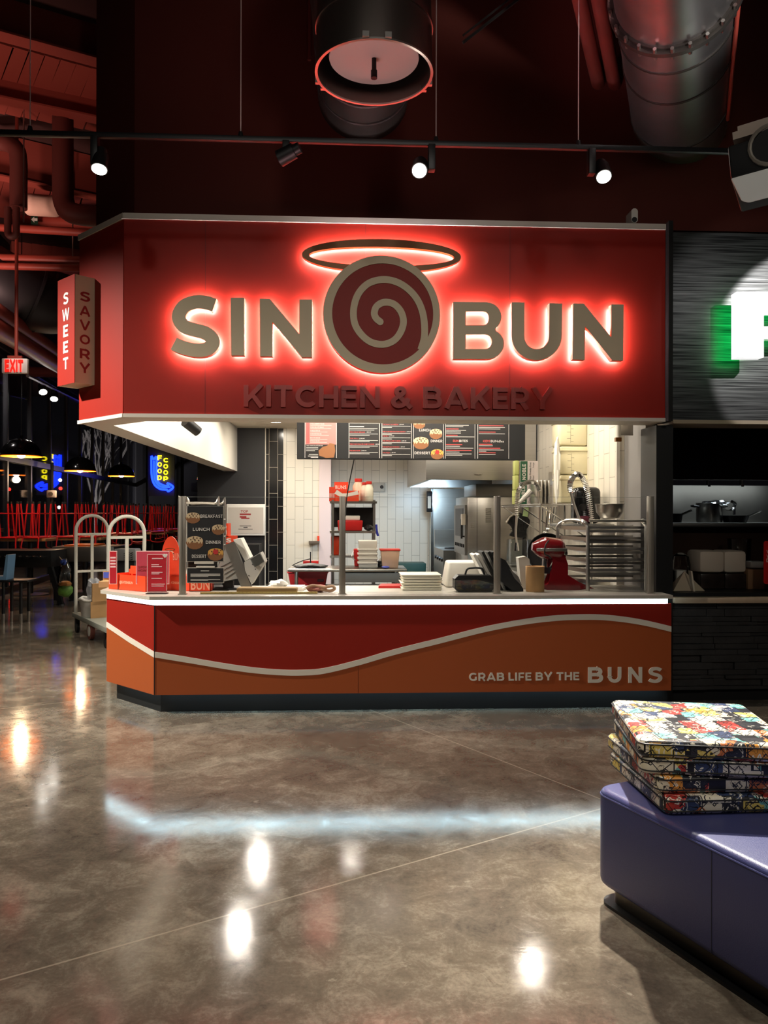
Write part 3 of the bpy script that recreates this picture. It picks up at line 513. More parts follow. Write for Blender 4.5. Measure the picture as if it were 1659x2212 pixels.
MB().poly([[(XX(357, 6.08)+.018*(16*math.sin(t)**3)/16, ZZ(1200, 6.08)+.018*(13*math.cos(t)-5*math.cos(2*t)-2*math.cos(3*t)-math.cos(4*t))/16) for t in [i/24*6.283 for i in range(24)]]], 6.07, 6.082).build('white_heart', white, None, 'small white heart at the corner of the red list card', 'clip')  # white heart shape at the card corner
Y = 6.36; o = thing('takeout_bag', 'tall rounded orange paper carrier with halo print and BUN lettering', 'bag', at(372, Y, WZ)); xa, xb = XX(349, Y), XX(389, Y); zt_ = ZZ(1159, Y); h_ = zt_-WZ
MB().poly([[(xa, WZ), (xb, WZ)]+[((xa+xb)/2+(xb-xa)/2*math.cos(t), zt_-h_*.42+h_*.42*math.sin(t)) for t in [i/16*3.1416 for i in range(17)]]], Y, Y+.012).build('sleeve', ored, o)
t = MB(); zc = ZZ(1187, Y); t.poly([circ(XX(367, Y), zc, .04, .012), circ(XX(367, Y), zc, .034, .007)], Y-.001, Y); t.build('halo_print', gold, o)
t = MB(); t.poly([arc(XX(367, Y), zc-.04, .035, 0, 180)+arc(XX(367, Y), zc-.04, .024, 180, 0)], Y-.001, Y); t.text('BUN', XX(374, Y), XX(389, Y), ZZ(1210, Y), ZZ(1195, Y), Y, .001); t.build('lettering', mat('print_peach', (238, 170, 140), .6), o)
a = at(229, 6.62, WZ); o = thing('parcel_box', 'small open brown carton on the end of the worktop', 'box', a)
MB().box(a[0]-.06, a[0]+.1, a[1], a[1]+.12, WZ, WZ+.05).box(a[0]-.06, a[0]+.03, a[1]+.115, a[1]+.12, WZ+.05, WZ+.13).build('carton', kraft, o)
MB().box(a[0]-.055, a[0]+.0, a[1]+.11, a[1]+.114, WZ+.07, WZ+.12).build('blue_print', mat('blue_print', (70, 90, 190), .5), o)
# ------------------------------------------------------------------ register and clutter on the worktop
Y = 6.35; o = thing('register_terminal', 'grey tilted register terminal seen from behind with a receipt printer', 'cash register', at(530, Y, WZ))
MB().poly([[(XX(524, Y), WZ), (XX(546, Y), WZ), (XX(505, Y), ZZ(1170, Y)), (XX(484, Y), ZZ(1178, Y))]], Y, Y+.06).build('column', steeld, o)
MB().poly([[(XX(470, Y), ZZ(1225, Y)), (XX(486, Y), ZZ(1180, Y)), (XX(520, Y), ZZ(1243, Y)), (XX(514, Y), ZZ(1250, Y)), (XX(455, Y), ZZ(1262, Y))]], Y+.05, Y+.3).build('screen_back', mat('register_grey', (150, 148, 142), .5), o)
MB().poly([[(XX(503, Y), ZZ(1166, Y)), (XX(519, Y), ZZ(1163, Y)), (XX(540, Y), ZZ(1205, Y)), (XX(529, Y), ZZ(1213, Y))]], Y+.02, Y+.22).build('paper_cover', white, o)
MB().poly([[(XX(528, Y), ZZ(1214, Y)), (XX(563, Y), ZZ(1193, Y)), (XX(573, Y), ZZ(1214, Y)), (XX(544, Y), ZZ(1262, Y)), (XX(530, Y), ZZ(1232, Y))]], Y-.01, Y+.18).build('receipt_printer', mat('printer_grey', (176, 174, 168), .4), o)
MB().poly([[(XX(541, Y), ZZ(1207, Y)), (XX(561, Y), ZZ(1195, Y)), (XX(571, Y), ZZ(1213, Y)), (XX(551, Y), ZZ(1225, Y))]], Y-.03, Y-.011).build('printer_window', clearp, o)
g = MB()
for i in range(4): g.poly([ribbon([(XX(474+4*i, Y), ZZ(1226+8*i, Y)), (XX(500+2*i, Y), ZZ(1213+8*i, Y))], .004)], Y+.048, Y+.05)
for x, y in ((546, 1219), (538, 1243), (552, 1229)): g.cyl(at(x, Y-.012, ZZ(y, Y)), at(x, Y, ZZ(y, Y)), .005, n=8)
g.build('vent_slot', black, o)
MB().box(XX(452, Y), XX(522, Y), Y+.02, Y+.3, WZ, WZ+.012, bev=.003).box(XX(478, Y), XX(500, Y), Y+.1, Y+.16, WZ+.012, ZZ(1256, Y)).build('base', black, o)
def simple(name, mb, m_, lab, cat, group=None): return mb.build(name, m_, None, lab, cat, group)
Y = 6.1; simple('rolling_board', MB().box(XX(511, Y), XX(642, Y), Y, Y+.12, WZ, ZZ(1269.5, Y), bev=.012), mat('tan_pad', (168, 142, 104), .7, var=.05), 'tan padded board lying before the register', 'board')
Y = 6.07; tp = MB().box(XX(433, Y), XX(686, Y), Y, Y+.03, WZ, WZ+.014); o = tp.build('measuring_tape', mat('tape_yellow', (196, 168, 92), .5), None, 'yellow measuring tape stretched along the worktop edge', 'tape')
tk = MB(); [tk.box(XX(433, Y)+.03*i, XX(433, Y)+.03*i+.002, Y-.001, Y, WZ+.007, WZ+.014) for i in range(31)]; tk.build('tick_mark', black, o)
Y = 6.3; simple('paper_tray', MB().plan([(XX(570, Y), Y), (XX(654, Y), Y), (XX(661, Y), Y+.22), (XX(575, Y), Y+.22)], WZ, WZ+.02).plan([(XX(573, Y), Y+.01), (XX(651, Y), Y+.01), (XX(657, Y), Y+.2), (XX(578, Y), Y+.2)], WZ+.02, WZ+.03), white, 'shallow white tray beside the register', 'tray')
def blob(mb, c, s, n=10, k=.18, seed=1, mi=0):
    rnd = random.Random(seed); i0 = len(mb.bm.verts); mb.ball(c, 1, n, mi, sc=s); mb.bm.verts.ensure_lookup_table()
    for v in mb.bm.verts[i0:]:
        q = Vector(((v.co.x-c[0])/s[0], (v.co.y-c[1])/s[1], (v.co.z-c[2])/s[2])); f = 1+k*(math.sin(5*q.x+seed)*math.cos(4*q.z+2*seed)+.6*math.sin(9*q.y+3*q.z+seed))
        v.co = Vector(c)+Vector((q.x*s[0], q.y*s[1], q.z*s[2]))*f
    return mb
simple('white_cloth', blob(MB(), at(600, 6.35, WZ+.05), (.075, .07, .035), 16, .2, 3), white, 'crumpled white cloth on the shallow white tray', 'cloth')
o = thing('apron_bundle', 'folded pink and tan cloth straps lying by the second glass post', 'cloth', at(690, 6.2, WZ))
blob(MB(), at(684, 6.2, WZ+.03), (.085, .06, .03), 16, .12, 5).build('folded_cloth', mat('pink_cloth', (196, 128, 118), .8), o)
MB().tube(smooth_path([at(x, 6.16, ZZ(y, 6.16)) for x, y in ((662, 1271), (675, 1264), (700, 1268), (718, 1266), (723, 1272), (712, 1276), (690, 1272))], 5), .012, 6).build('strap', mat('tan_strap', (206, 168, 140), .8), o)
Y = 6.5; simple('red_tray', MB().plan([(XX(818, Y), Y), (XX(872, Y), Y), (XX(872, Y), Y+.2), (XX(826, Y), Y+.2)], WZ, WZ+.02), red_plastic, 'flat red tray beside the clear lid stack', 'tray')
Y = 6.3; sd = [at(x, Y, 0)[0] for x in (868, 956)]; lidm = mat('translucent_lid', (226, 222, 204), .35, spec=.6)
for i in range(6):
    zb_ = WZ+i*.0225; dx = .006*math.sin(i*2.3)
    simple('container_lid', MB().box(sd[0]+dx+.006, sd[1]+dx-.006, Y+.005, Y+.3, zb_, zb_+.018, bev=.006).box(sd[0]+dx, sd[1]+dx, Y, Y+.305, zb_+.012, zb_+.0165, bev=.002), lidm, ['lowest', 'second lowest', 'third lowest', 'third highest', 'second highest', 'topmost'][i]+' clear white lid in the stack behind the glass', 'lid', 'stacked clear lids')
Y = 6.55; o = thing('white_bin', 'large upturned white plastic tub behind the black boombox', 'tub', at(1012, Y, WZ)); x0, x1, zt_ = XX(963, Y), XX(1062, Y), ZZ(1214, Y)
m_ = MB(); m_.add([(x0, Y, WZ), (x1, Y, WZ), (x1, Y+.34, WZ), (x0, Y+.34, WZ), (x0+.035, Y+.03, zt_), (x1-.035, Y+.03, zt_), (x1-.035, Y+.31, zt_), (x0+.035, Y+.31, zt_)], [(0, 3, 2, 1), (4, 5, 6, 7), (0, 1, 5, 4), (1, 2, 6, 5), (2, 3, 7, 6), (3, 0, 4, 7)])
bev(m_.bm, m_.bm.edges[:], .02, 3); m_.build('tub', white, o)
Y = 6.16; o = thing('boombox', 'black portable speaker with a carrying handle on the worktop', 'speaker', at(1025, Y, WZ))
x0, x1, zt_ = XX(983, Y), XX(1068, Y), ZZ(1243, Y); c = .03
MB().poly([[(x0+c, WZ), (x1-c, WZ), (x1, WZ+c), (x1, zt_-c), (x1-c, zt_), (x0+c, zt_), (x0, zt_-c), (x0, WZ+c)]], Y, Y+.14).build('housing', black, o)
for a, b in ((.16, .42), (.58, .84)): MB().cyl((x0+(x1-x0)*(a+b)/2, Y-.006, (WZ+zt_)/2), (x0+(x1-x0)*(a+b)/2, Y, (WZ+zt_)/2), .05, n=24).build('speaker_cone', mat('speaker_mesh', (26, 26, 27), .8, bump=.6, bs=900), o)
MB().tube(smooth_path([(x0+.09, Y+.06, zt_-.01), (x0+.11, Y+.06, zt_+.045), (x0+.16, Y+.06, zt_+.055), (x1-.12, Y+.06, zt_+.055), (x1-.085, Y+.06, zt_+.045), (x1-.065, Y+.06, zt_-.01)], 5), .008, 8).build('handle', black, o)
Y = 6.2; LT = ['white board leaning outermost in the row by the third glass post', 'second white board leaning in the row', 'slim black board leaning behind the two white boards', 'black board leaning in the middle of the row', 'black tray leaning last in the row by the glass post']
for i, (x, y, mm) in enumerate(((1025, 1198, white), (1034, 1198, white), (1043, 1192, black), (1056, 1192, black), (1066, 1192, black))):
    q = Y+.03+.03*i; simple('leaning_board', MB().poly([ribbon([(XX(x+42, q), WZ), (XX(x, q), ZZ(y, q))], .022)], q, q+.2), mm, LT[i], 'board', 'boards leaning by the glass post')
Y = 6.22; o = thing('card_terminal', 'black tilted touch terminal resting behind the third glass post', 'terminal', at(1108, Y, WZ))
MB().poly([[(XX(1083, Y), ZZ(1206, Y)), (XX(1092, Y), ZZ(1210, Y)), (XX(1131, Y), ZZ(1273, Y)), (XX(1131, Y), WZ), (XX(1108, Y), WZ), (XX(1083, Y), ZZ(1256, Y))]], Y, Y+.2).build('housing', black, o)
MB().poly([[(XX(1100, Y), ZZ(1228, Y)), (XX(1120, Y), ZZ(1246, Y)), (XX(1128, Y), ZZ(1266, Y)), (XX(1112, Y), ZZ(1250, Y))]], Y-.006, Y).build('keypad', steeld, o)
Y = 6.13; simple('kraft_canister', MB().lathe([(.074, 0), (.075, .004), (.075, .205), (.07, .207), (.07, .19), (.001, .188)], at(1156, Y+.08, WZ), 28), kraft, 'round brown cardboard canister on the worktop', 'canister')
Y = 6.4; simple('utensil_caddy', MB().poly([[(XX(1127, Y), WZ), (XX(1150, Y), WZ), (XX(1144, Y), ZZ(1208, Y)), (XX(1136, Y), ZZ(1202, Y)), (XX(1120, Y), ZZ(1205, Y))]], Y, Y+.1), white, 'white slotted plastic holder behind the brown canister', 'holder')
# stand mixer
Y = 6.3; o = thing('stand_mixer', 'dark red stand mixer with a silver band on the worktop', 'mixer', at(1195, Y, WZ)); mr = mat('mixer_red', (112, 16, 22), .16, coat=.6)
px = lambda x, z, dy=.1: (XX(x, Y), Y+dy, ZZ(z, Y))
hp_ = smooth_path([px(1156, 1181), px(1172, 1183), px(1200, 1186), px(1226, 1190)], 5); n_ = len(hp_)
MB().tube(hp_, [.03+.062*min(1, (i/(n_-1))*2.2) if i < n_-3 else (.092, .08, .05)[i-n_+3] for i in range(n_)], 18).build('motor_head', mr, o)
hb = [Vector((p.x, p.y, p.z-.005)) for p in hp_]; MB().tube(hb, [.0302+.063*min(1, (i/(n_-1))*2.2) if i < n_-3 else (.093, .081, .051)[i-n_+3] for i in range(n_)], 18).build('head_shell', mr, o)
MB().box(XX(1160, Y), XX(1226, Y), Y+.0, Y+.012, ZZ(1191, Y), ZZ(1184, Y), bev=.003).build('trim_band', alu, o)
m_ = MB(); m_.poly([[px(*q)[::2] for q in ((1197, 1200), (1225, 1200), (1222, 1222), (1222, 1245), (1226, 1262), (1234, 1274), (1234, 1278.2), (1182, 1278.2), (1182, 1272), (1196, 1262), (1201, 1240), (1202, 1220))]], Y+.03, Y+.17); bev(m_.bm, [e for e in m_.bm.edges if abs(e.verts[0].co.y-e.verts[1].co.y) < .01], .012, 3); m_.build('pedestal', mr, o)
MB().poly([[px(*q)[::2] for q in ((1175, 1228), (1192, 1226), (1199, 1213), (1197, 1222), (1190, 1241), (1176, 1240))]], Y+.04, Y+.07).build('bowl_arm', chrome, o)
MB().cyl(px(1184, 1205), px(1184, 1232), .02, .028, 14).build('beater_shaft', chrome, o)
MB().tube(smooth_path([px(1186, 1167, -.0), px(1178, 1178, -.012), px(1176, 1196, -.01), px(1184, 1201, -.012), px(1190, 1206, 0)], 5), .006, 6).build('power_cord', black, o)
# bread rack with trays
Y = 6.25; o = thing('tray_rack', 'low aluminium bun tray rack with rounded tube ends on the worktop', 'rack', at(1300, Y, WZ))
def hoop(mb, pts, r): return mb.tube(smooth_path(pts, 5), r, 8)
xa, xb, xc, xd = XX(1206, Y+.5), XX(1270, Y), XX(1396, Y), XX(1392, Y+.5)
zt_ = ZZ(1124, Y)
MB().tube(smooth_path([(xb, Y, WZ), (xb, Y, zt_-.12), (xb-.004, Y+.01, zt_-.04), (xb-.04, Y+.06, zt_), (xa+.06, Y+.42, zt_), (xa, Y+.5, zt_-.05), (xa-.005, Y+.5, zt_-.14), (xa-.005, Y+.5, WZ)], 6), .016, 10).build('end_hoop', alu, o)
MB().tube(smooth_path([(xc, Y, WZ), (xc, Y, zt_-.12), (xc, Y+.01, zt_-.04), (xc-.01, Y+.06, zt_), (xd, Y+.42, zt_), (xd, Y+.5, zt_-.05), (xd, Y+.5, zt_-.14), (xd, Y+.5, WZ)], 6), .016, 10).build('end_hoop', alu, o)
for i in range(6):
    z = zt_-.05-.088*i; MB().box(xb, xc, Y+.0, Y+.02, z-.016, z+.004).build('side_rail', alu, o); MB().box(xa, xd, Y+.48, Y+.5, z-.016, z+.004).build('side_rail', alu, o)
    m_ = MB(); m_.add([(xb+.01, Y+.01, z), (xb+.022, Y+.01, z), (xa+.022, Y+.49, z), (xa+.01, Y+.49, z), (xb+.01, Y+.01, z-.03), (xb+.022, Y+.01, z-.03), (xa+.022, Y+.49, z-.03), (xa+.01, Y+.49, z-.03)], [(0, 1, 2, 3), (4, 7, 6, 5), (0, 4, 5, 1), (1, 5, 6, 2), (2, 6, 7, 3), (3, 7, 4, 0)]); m_.build('end_slat', alu, o)
MB().tube([(xb+.01, Y, zt_), (xc, Y, zt_)], .01, 8).build('top_rail', alu, o)
TL = ['topmost', 'second', 'third', 'fourth', 'lowest']
for i in range(5):
    z = zt_-.05-.088*(i+.55); m_ = MB(); m_.box(xb+.03, xc-.03, Y+.03, Y+.47, z, z+.004); m_.box(xb+.02, xc-.02, Y+.022, Y+.03, z, z+.022); m_.box(xb+.02, xc-.02, Y+.47, Y+.478, z, z+.022); m_.box(xb+.02, xb+.03, Y+.03, Y+.47, z, z+.022); m_.box(xc-.03, xc-.02, Y+.03, Y+.47, z, z+.022)
    m_.build('baking_tray', steel if i % 2 else alu, None, TL[i]+' baking tray held in the low aluminium rack', 'tray', 'trays in the low rack')
simple('mixing_bowl', MB().lathe([(.03, 0), (.08, .012), (.112, .06), (.122, .125), (.127, .13), (.119, .125), (.1, .05), (.07, .015), (.001, .01)], at(1317, Y+.22, zt_+.012), 32), steel, 'shiny steel mixing bowl on top of the tray rack', 'bowl')
# ------------------------------------------------------------------ menu boards
Y = 7.6; zb_ = ZZ(992, Y); zt_ = 2.72
ME = thing('menu_board', 'long black overhead menu board with six lit panels', 'menu board', at(887, Y, zb_))
m_ = MB(); m_.box(XX(641, Y), XX(1134, Y), Y, Y+.09, zb_, zt_); m_.build('housing', blackm, ME)
MB().box(XX(700, Y), XX(704, Y), Y+.03, Y+.06, zt_, 3.06).box(XX(1060, Y), XX(1064, Y), Y+.03, Y+.06, zt_, 3.06).build('hanger_bar', black, ME)
scr = mat('menu_screen', (22, 20, 20), .4, emit=(30, 26, 26), es=.25); scp = mat('menu_pink', (196, 112, 106), .4, emit=(190, 112, 104), es=.12)
tw = mat('menu_white_print', (176, 170, 164), .5, emit=(214, 206, 196), es=.18); tr_ = mat('menu_red_print', (170, 66, 62), .5, emit=(170, 60, 56), es=.2)
def zpx(y): return ZZ(y, Y)
def title(t, s, x0, x1, yc, h=3.4):
    if s.replace(' ', '').isalpha() and s.isupper() and not set(s)-set('ABCDEFGHIKLMNOPRSTUVWXY ') : caps(t, s, XX(x0, Y), XX(x1, Y), zpx(yc+h/2), zpx(yc-h/2), Y-.004, .001, .18)
    else: t.text(s, XX(x0, Y), XX(x1, Y), zpx(yc+h/2), zpx(yc-h/2), Y-.004, .001, .012)
panels = ((659, 726), (754, 819), (825, 888), (893, 957), (962, 1025), (1032, 1098))
for k, (a, b) in enumerate(panels):
    e = MB().box(XX(a-1, Y), XX(b+1, Y), Y-.003, Y, zb_+.01, zt_-.02).build('panel_edge', mat('panel_edge', (190, 186, 180), .4, emit=(190, 186, 180), es=.2), ME)
    if k == 3:
        q = MB(); q.box(XX(a, Y), XX(b, Y), Y-.004, Y-.003, zb_+.01, zt_-.02)
        for x, y, s, kd in ((941, 937, 14, 1), (909, 957, 17, 0), (944, 981, 14, 2), (905, 916, 13, 0)): bun(q, XX(x, Y), zpx(y), px2m(s, Y), Y-.004, kind=kd)
        q.build('printed_face', BUNM, ME)
        t = MB(); title(t, 'LUNCH', 905, 929, 928.5, 5.5); title(t, 'DINNER', 930, 955, 952, 5.5); title(t, 'DESSERT', 895, 929, 978, 5.5); t.build('lettering', tw, ME); continue
    q = MB(); q.box(XX(a, Y), XX(b, Y), Y-.004, Y-.003, (zpx(961) if k == 0 else zb_+.01), zt_-.02, mi=0)
    if k == 0: q.box(XX(a, Y), XX(b, Y), Y-.004, Y-.003, zb_+.01, zpx(961), mi=1); q.box(XX(661, Y), XX(668, Y), Y-.0045, Y-.004, zpx(959.5), zt_-.02, mi=2)
    q.build('printed_face', [scp if k == 0 else scr, scr, mat('menu_pink_dark', (160, 80, 78), .4)], ME)
    if k == 0: q = MB(); q.poly([[(XX(x, Y), zpx(y)) for x, y in ((689, 985), (688, 974), (697, 966), (706, 964), (712, 958), (722, 960), (724, 975), (721, 989), (704, 990))]], Y-.005, Y-.004); q.build('bun_picture', mat('print_bun', (132, 84, 46), .6), ME)
    t = MB(); r_ = MB(); w = lambda x0, x1, y, h=1.3: t.rules(XX(x0, Y), XX(x1, Y), zpx(y), px2m(h, Y), Y-.004)
    if k == 0:
        for s, y, x1 in (('STRAWBERRY BASE', 917, 700), ('CHOCOLATE BASE', 924, 699), ('CHEESE BASE', 931.5, 691), ('CHICKEN BASE', 938.5, 694), ('BACON BASE', 947, 691), ('STEAK BASE', 953.5, 690)): title(t, s, 670, x1, y, 2.6); w(670, x1+16, y+2.6, .8)
        title(t, 'THE CHOCOLATE BASE', 661, 697, 963.5, 2.2)
        for y, x1 in ((967, 687), (970.5, 687), (974, 680)): w(661, x1, y)
        for y, x0 in ((982, 667), (985.5, 665), (988.5, 671)): w(x0, 687, y)
    elif k == 1:
        for s, pr, y, xm in (('THE CREAM BRULEE', '| $8.00', 934, 788), ('THE PB & J', '| $8.00', 948, 774), ('THE CHOCOLATE CHIP COOKIE', '| $8.00', 960, 808), ('THE BROWNIE', '| $8.00', 974, 778)):
            title(r_, s, 755, xm, y, 2.6); title(t, pr, xm+2, min(xm+13, 818.5), y, 2.6)
            for j in range(2): w(755, 816-18*j, y+3.4+2.8*j, .9)
        w(755, 786, 921, 2); w(755, 815, 926, .9); w(755, 808, 929, .9); w(755, 818, 914, 1)
    elif k == 2:
        for s, y, xm in (('THE MAC N CHEESE', 917, 860), ('THE CHICKEN BACON RANCH', 932.5, 875), ('THE BLT', 942, 839), ('THE STEAK AND CHEESE', 952.5, 865), ('THE BUFFALO CHICKEN', 965.5, 862), ('THE PIZZA', 978, 842)):
            title(r_, s, 826, xm, y, 2.6); title(t, '| $9.00', xm+2, min(xm+12, 887), y, 2.6); w(826, 886, y+3, .9); w(826, 846, y+5.8, .9)
    elif k == 4:
        title(r_, 'BUN', 978, 990, 951.5, 5); title(t, 'BITES', 991.5, 1010, 951.5, 5)
        for y, x1, mm in ((917, 1012, t), (920, 1000, t), (924.5, 990, r_), (928, 1006, t), (931, 995, t), (934, 995, t), (938.5, 988, r_), (942, 1024, t), (958.5, 998, r_), (962.5, 993, t), (966.5, 1022, t), (971, 1018, r_), (975, 992, t), (979, 1018, t), (982, 998, t)): mm.rules(XX(963, Y), XX(x1, Y), zpx(y), px2m(1.1 if mm is t else 1.8, Y), Y-.004)
    else:
        title(r_, 'KIDS', 1043, 1058, 951.5, 5); title(t, 'BUNdles', 1059.5, 1088, 951.5, 5)
        for y, x1, mm in ((917, 1087, r_), (921, 1090, t), (924.5, 1080, t), (931, 1070, r_), (935, 1090, t), (957.5, 1063, r_), (961, 1064, t), (966, 1080, r_), (970, 1088, t), (973, 1050, t), (976, 1070, r_), (980, 1070, t)): mm.rules(XX(1034, Y), XX(x1, Y), zpx(y), px2m(1.1 if mm is t else 1.8, Y), Y-.004)
    t.build('lettering', tw, ME)
    if k: r_.build('lettering', tr_, ME)
simple('hanging_cable', MB().tube(smooth_path([at(765, 7.7, ZZ(990, 7.7)), at(756, 7.75, ZZ(1035, 7.75)), at(749, 7.8, ZZ(1075, 7.8)), at(746, 7.8, 1.5)], 4), .006, 6), black, 'thin black cable hanging down from the menu board', 'cable')
# ------------------------------------------------------------------ ceiling fittings
for i, (x, z, e) in enumerate(((-1.64, 10.1, 22), (-1.57, 8.4, 20), (.65, 9.0, 20), (-.24, 7.4, 14), (-.4, 9.7, 16), (1.5, 7.7, 14), (-1.82, 12.9, 22))):
    p = cf*z+r0*x; o = thing('ceiling_downlight', ['lit round downlight in the ceiling over the black tiled corner', 'round ceiling downlight over the worktop', 'round ceiling downlight near the menu board'][0 if i == 6 else 1 if i in (1, 3, 5) else 2], 'ceiling light', (p.x, p.y, 3.06), 0, 'kitchen downlights, '+'abc'[0 if i == 6 else 1 if i in (1, 3, 5) else 2])
    MB().lathe([(.1, -.012), (.115, 0), (.085, 0), (.085, -.012), (.1, -.012)], (p.x, p.y, 3.059), 24, caps=(0, 0)).build('trim_ring', white, o)
    MB().lathe([(.084, -.006), (.084, -.001)], (p.x, p.y, 3.06), 24).build('lens', mat('downlight_lens', (255, 255, 255), .5, emit=(255, 244, 224), es=24.0), o)
    l = lamp('AREA', 'downlight_beam', (p.x, p.y, 3.045), e, (1, .9, .76), (p.x, p.y, 0), .16); l.data.shape = 'DISK'
o = thing('ceiling_camera', 'small black dome projector hung under the pale header corner', 'camera', at(410, 6.7, soff)); q = at(410, 6.8, 2.3)
MB().cyl((q[0]-.03, 6.75, 2.33), (q[0]+.06, 6.85, 2.25), .05, .045, 16).cyl((q[0], 6.8, 2.29), (q[0], 6.8, 3.06), .012, n=8).build('barrel', black, o)
MB().cyl((q[0]+.06, 6.85, 2.25), (q[0]+.064, 6.853, 2.247), .036, n=16).build('lens', darkmetal, o)
o = thing('wall_bracket_lamp', 'small white emergency lamp on the grey side panel', 'lamp', (2.47, 6.62, 2.2)); q = at(1355, 6.5, 2.2)
MB().cyl((2.36, 6.6, 2.2), (2.36, 6.6, 2.34), .022, n=12).build('housing', white, o); MB().box(2.36, 2.49, 6.59, 6.61, 2.22, 2.34).build('bracket', alu, o); MB().box(2.335, 2.385, 6.58, 6.62, 2.165, 2.2).build('lens', gold, o)
# ------------------------------------------------------------------ back of the kitchen
Y = 13.9; o = thing('framed_certificate', 'white framed certificate with red print on the black wall', 'certificate', at(531, Y, 1.2))
prect(MB(), 489, 1089, 573, 1157, Y, .06, .01).build('frame', white, o); prect(MB(), 493, 1096, 569, 1152, Y-.004, .003).build('sheet', mat('paper_grey', (196, 188, 176), .5), o)
t = MB(); t.text('TOP', XX(520, Y), XX(536, Y), ZZ(1108, Y), ZZ(1103, Y), Y-.004, .002, .02); t.rules(XX(518, Y), XX(542, Y), ZZ(1110, Y), .03, Y-.004, 2, .045); t.rules(XX(521, Y), XX(539, Y), ZZ(1119, Y), .022, Y-.004); t.build('lettering', txtred, o)
t = MB(); t.rules(XX(518, Y), XX(543, Y), ZZ(1136, Y), .01, Y-.004); t.rules(XX(526, Y), XX(535, Y), ZZ(1139, Y), .014, Y-.004); t.rules(XX(515, Y), XX(546, Y), ZZ(1143, Y), .008, Y-.004); t.build('small_print', black, o)
for i, (x0, y0, x1, y1) in enumerate(((484, 1131, 493, 1160), (486, 1158, 508, 1176))):
    o = thing('bakery_box', ['small orange box at the foot of the framed certificate', 'orange box with a pale S print behind the register'][i], 'box', at((x0+x1)/2, 13.2, .9)); prect(MB(), x0, y0, x1, y1, 13.2, .3).build('carton', ored, o)
    t = MB(); t.text('S', XX(x0+3, 13.2), XX(x1-3 if i == 0 else x0+14, 13.2), ZZ(y1-4, 13.2), ZZ(y0+5, 13.2), 13.2, .003, .03); t.build('lettering', txt, o)
prect(MB(), 480, 1176, 560, 1300, 13.1, .8, zb=0).build('back_cabinet', black, None, 'low black cabinet against the black wall behind the register', 'cabinet')
# side tray rack behind the poster
o = thing('sheet_pan_rack', 'tall pan rack of pale metal standing behind the bun poster', 'rack', at(430, 8.8, 0)); xa, xb = XX(387, 8.8), XX(472, 8.8)
zt_ = ZZ(1089, 8.8)
for yy in (8.8, 9.25): MB().tube(smooth_path([(xa, yy, 0), (xa, yy, zt_-.06), (xa+.05, yy, zt_), (xb-.05, yy, zt_), (xb, yy, zt_-.06), (xb, yy, 0)], 5), .014, 8).build('frame_hoop', alu, o)
for i in range(13):
    for x in (xa, xb): MB().box(x-.012, x+.012, 8.8, 9.25, .25+.1*i, .262+.1*i).build('runner', alu, o)
# prep table
Y = 9.0; xa, xb = XX(621, Y), XX(880, Y); TZ = ZZ(1229, Y)
o = thing('prep_table', 'stainless steel prep table behind the counter', 'table', ((xa+xb)/2, Y+.3, 0))
MB().box(xa, xb, Y, Y+.62, TZ-.035, TZ, bev=.012).build('tabletop', steel, o)
for x in (xa+.1, xb-.13):
    for yy in (Y+.08, Y+.54): MB().cyl((x, yy, 0), (x, yy, TZ-.035), .022, n=12).build('leg', alu, o)
MB().box(xa+.6, xb-.09, Y+.04, Y+.55, TZ-.16, TZ-.05).build('drawer', steeld, o); MB().box(xa+.06, xb-.06, Y+.04, Y+.58, ZZ(1266, 9.25)-.022, ZZ(1266, 9.25)-.002).build('lower_shelf', steeld, o)
def tub(name, lab, cat, x0, y0, x1, y1, Y, d, m_, taper=.012, rim=None, zb=None, group=None, lettering=None):
    o = thing(name, lab, cat, at((x0+x1)/2, Y, 0), 0, group); X0, X1 = XX(x0, Y), XX(x1, Y); a = ZZ(y1, Y) if zb is None else zb; b = ZZ(y0, Y); t = taper
    q = MB(); q.add([(X0+t, Y+t, a), (X1-t, Y+t, a), (X1-t, Y+d-t, a), (X0+t, Y+d-t, a), (X0, Y, b), (X1, Y, b), (X1, Y+d, b), (X0, Y+d, b)], [(0, 3, 2, 1), (4, 5, 6, 7), (0, 1, 5, 4), (1, 2, 6, 5), (2, 3, 7, 6), (3, 0, 4, 7)])
    bev(q.bm, q.bm.edges[:], min(.012, d*.1), 2); q.build('body', m_, o)
    if rim: MB().box(X0-.008, X1+.008, Y-.008, Y+d+.008, b-.012, b+.008, bev=.004).build('lid', rim, o)
    if lettering:
        l = MB(); l.box(*lettering[1][:2], Y-.004, Y-.002, *lettering[1][2:]); l.build('label_plate', black, o)
        l = MB(); l.text(lettering[0], lettering[1][0]+.01, lettering[1][1]-.01, lettering[1][2]+.008, lettering[1][3]-.008, Y-.004, .002, .02); l.build('lettering', txtred, o)
    return o
tub('red_bin', 'red plastic storage bin under the prep table', 'bin', 622, 1236, 708, 1266, 9.25, .4, mat('bin_red', (198, 46, 52), .45), .03, mat('bin_red', (198, 46, 52), .45), None, None, ('ULINE', (XX(686, 9.25), XX(700, 9.25), ZZ(1256, 9.25), ZZ(1251, 9.25))))
simple('black_apron', blob(MB(), at(672, 9.25, TZ+.018), (.2, .14, .03), 18, .16, 8), charcoal, 'crumpled black apron lying on the prep table', 'cloth')
o = thing('red_scale', 'flat red appliance with a cord and thin post on the prep table', 'appliance', at(680, 9.45, TZ)); prect(MB(), 655, 1212, 688, 1220, 9.45, .1, zb=TZ).build('body', red_plastic, o)
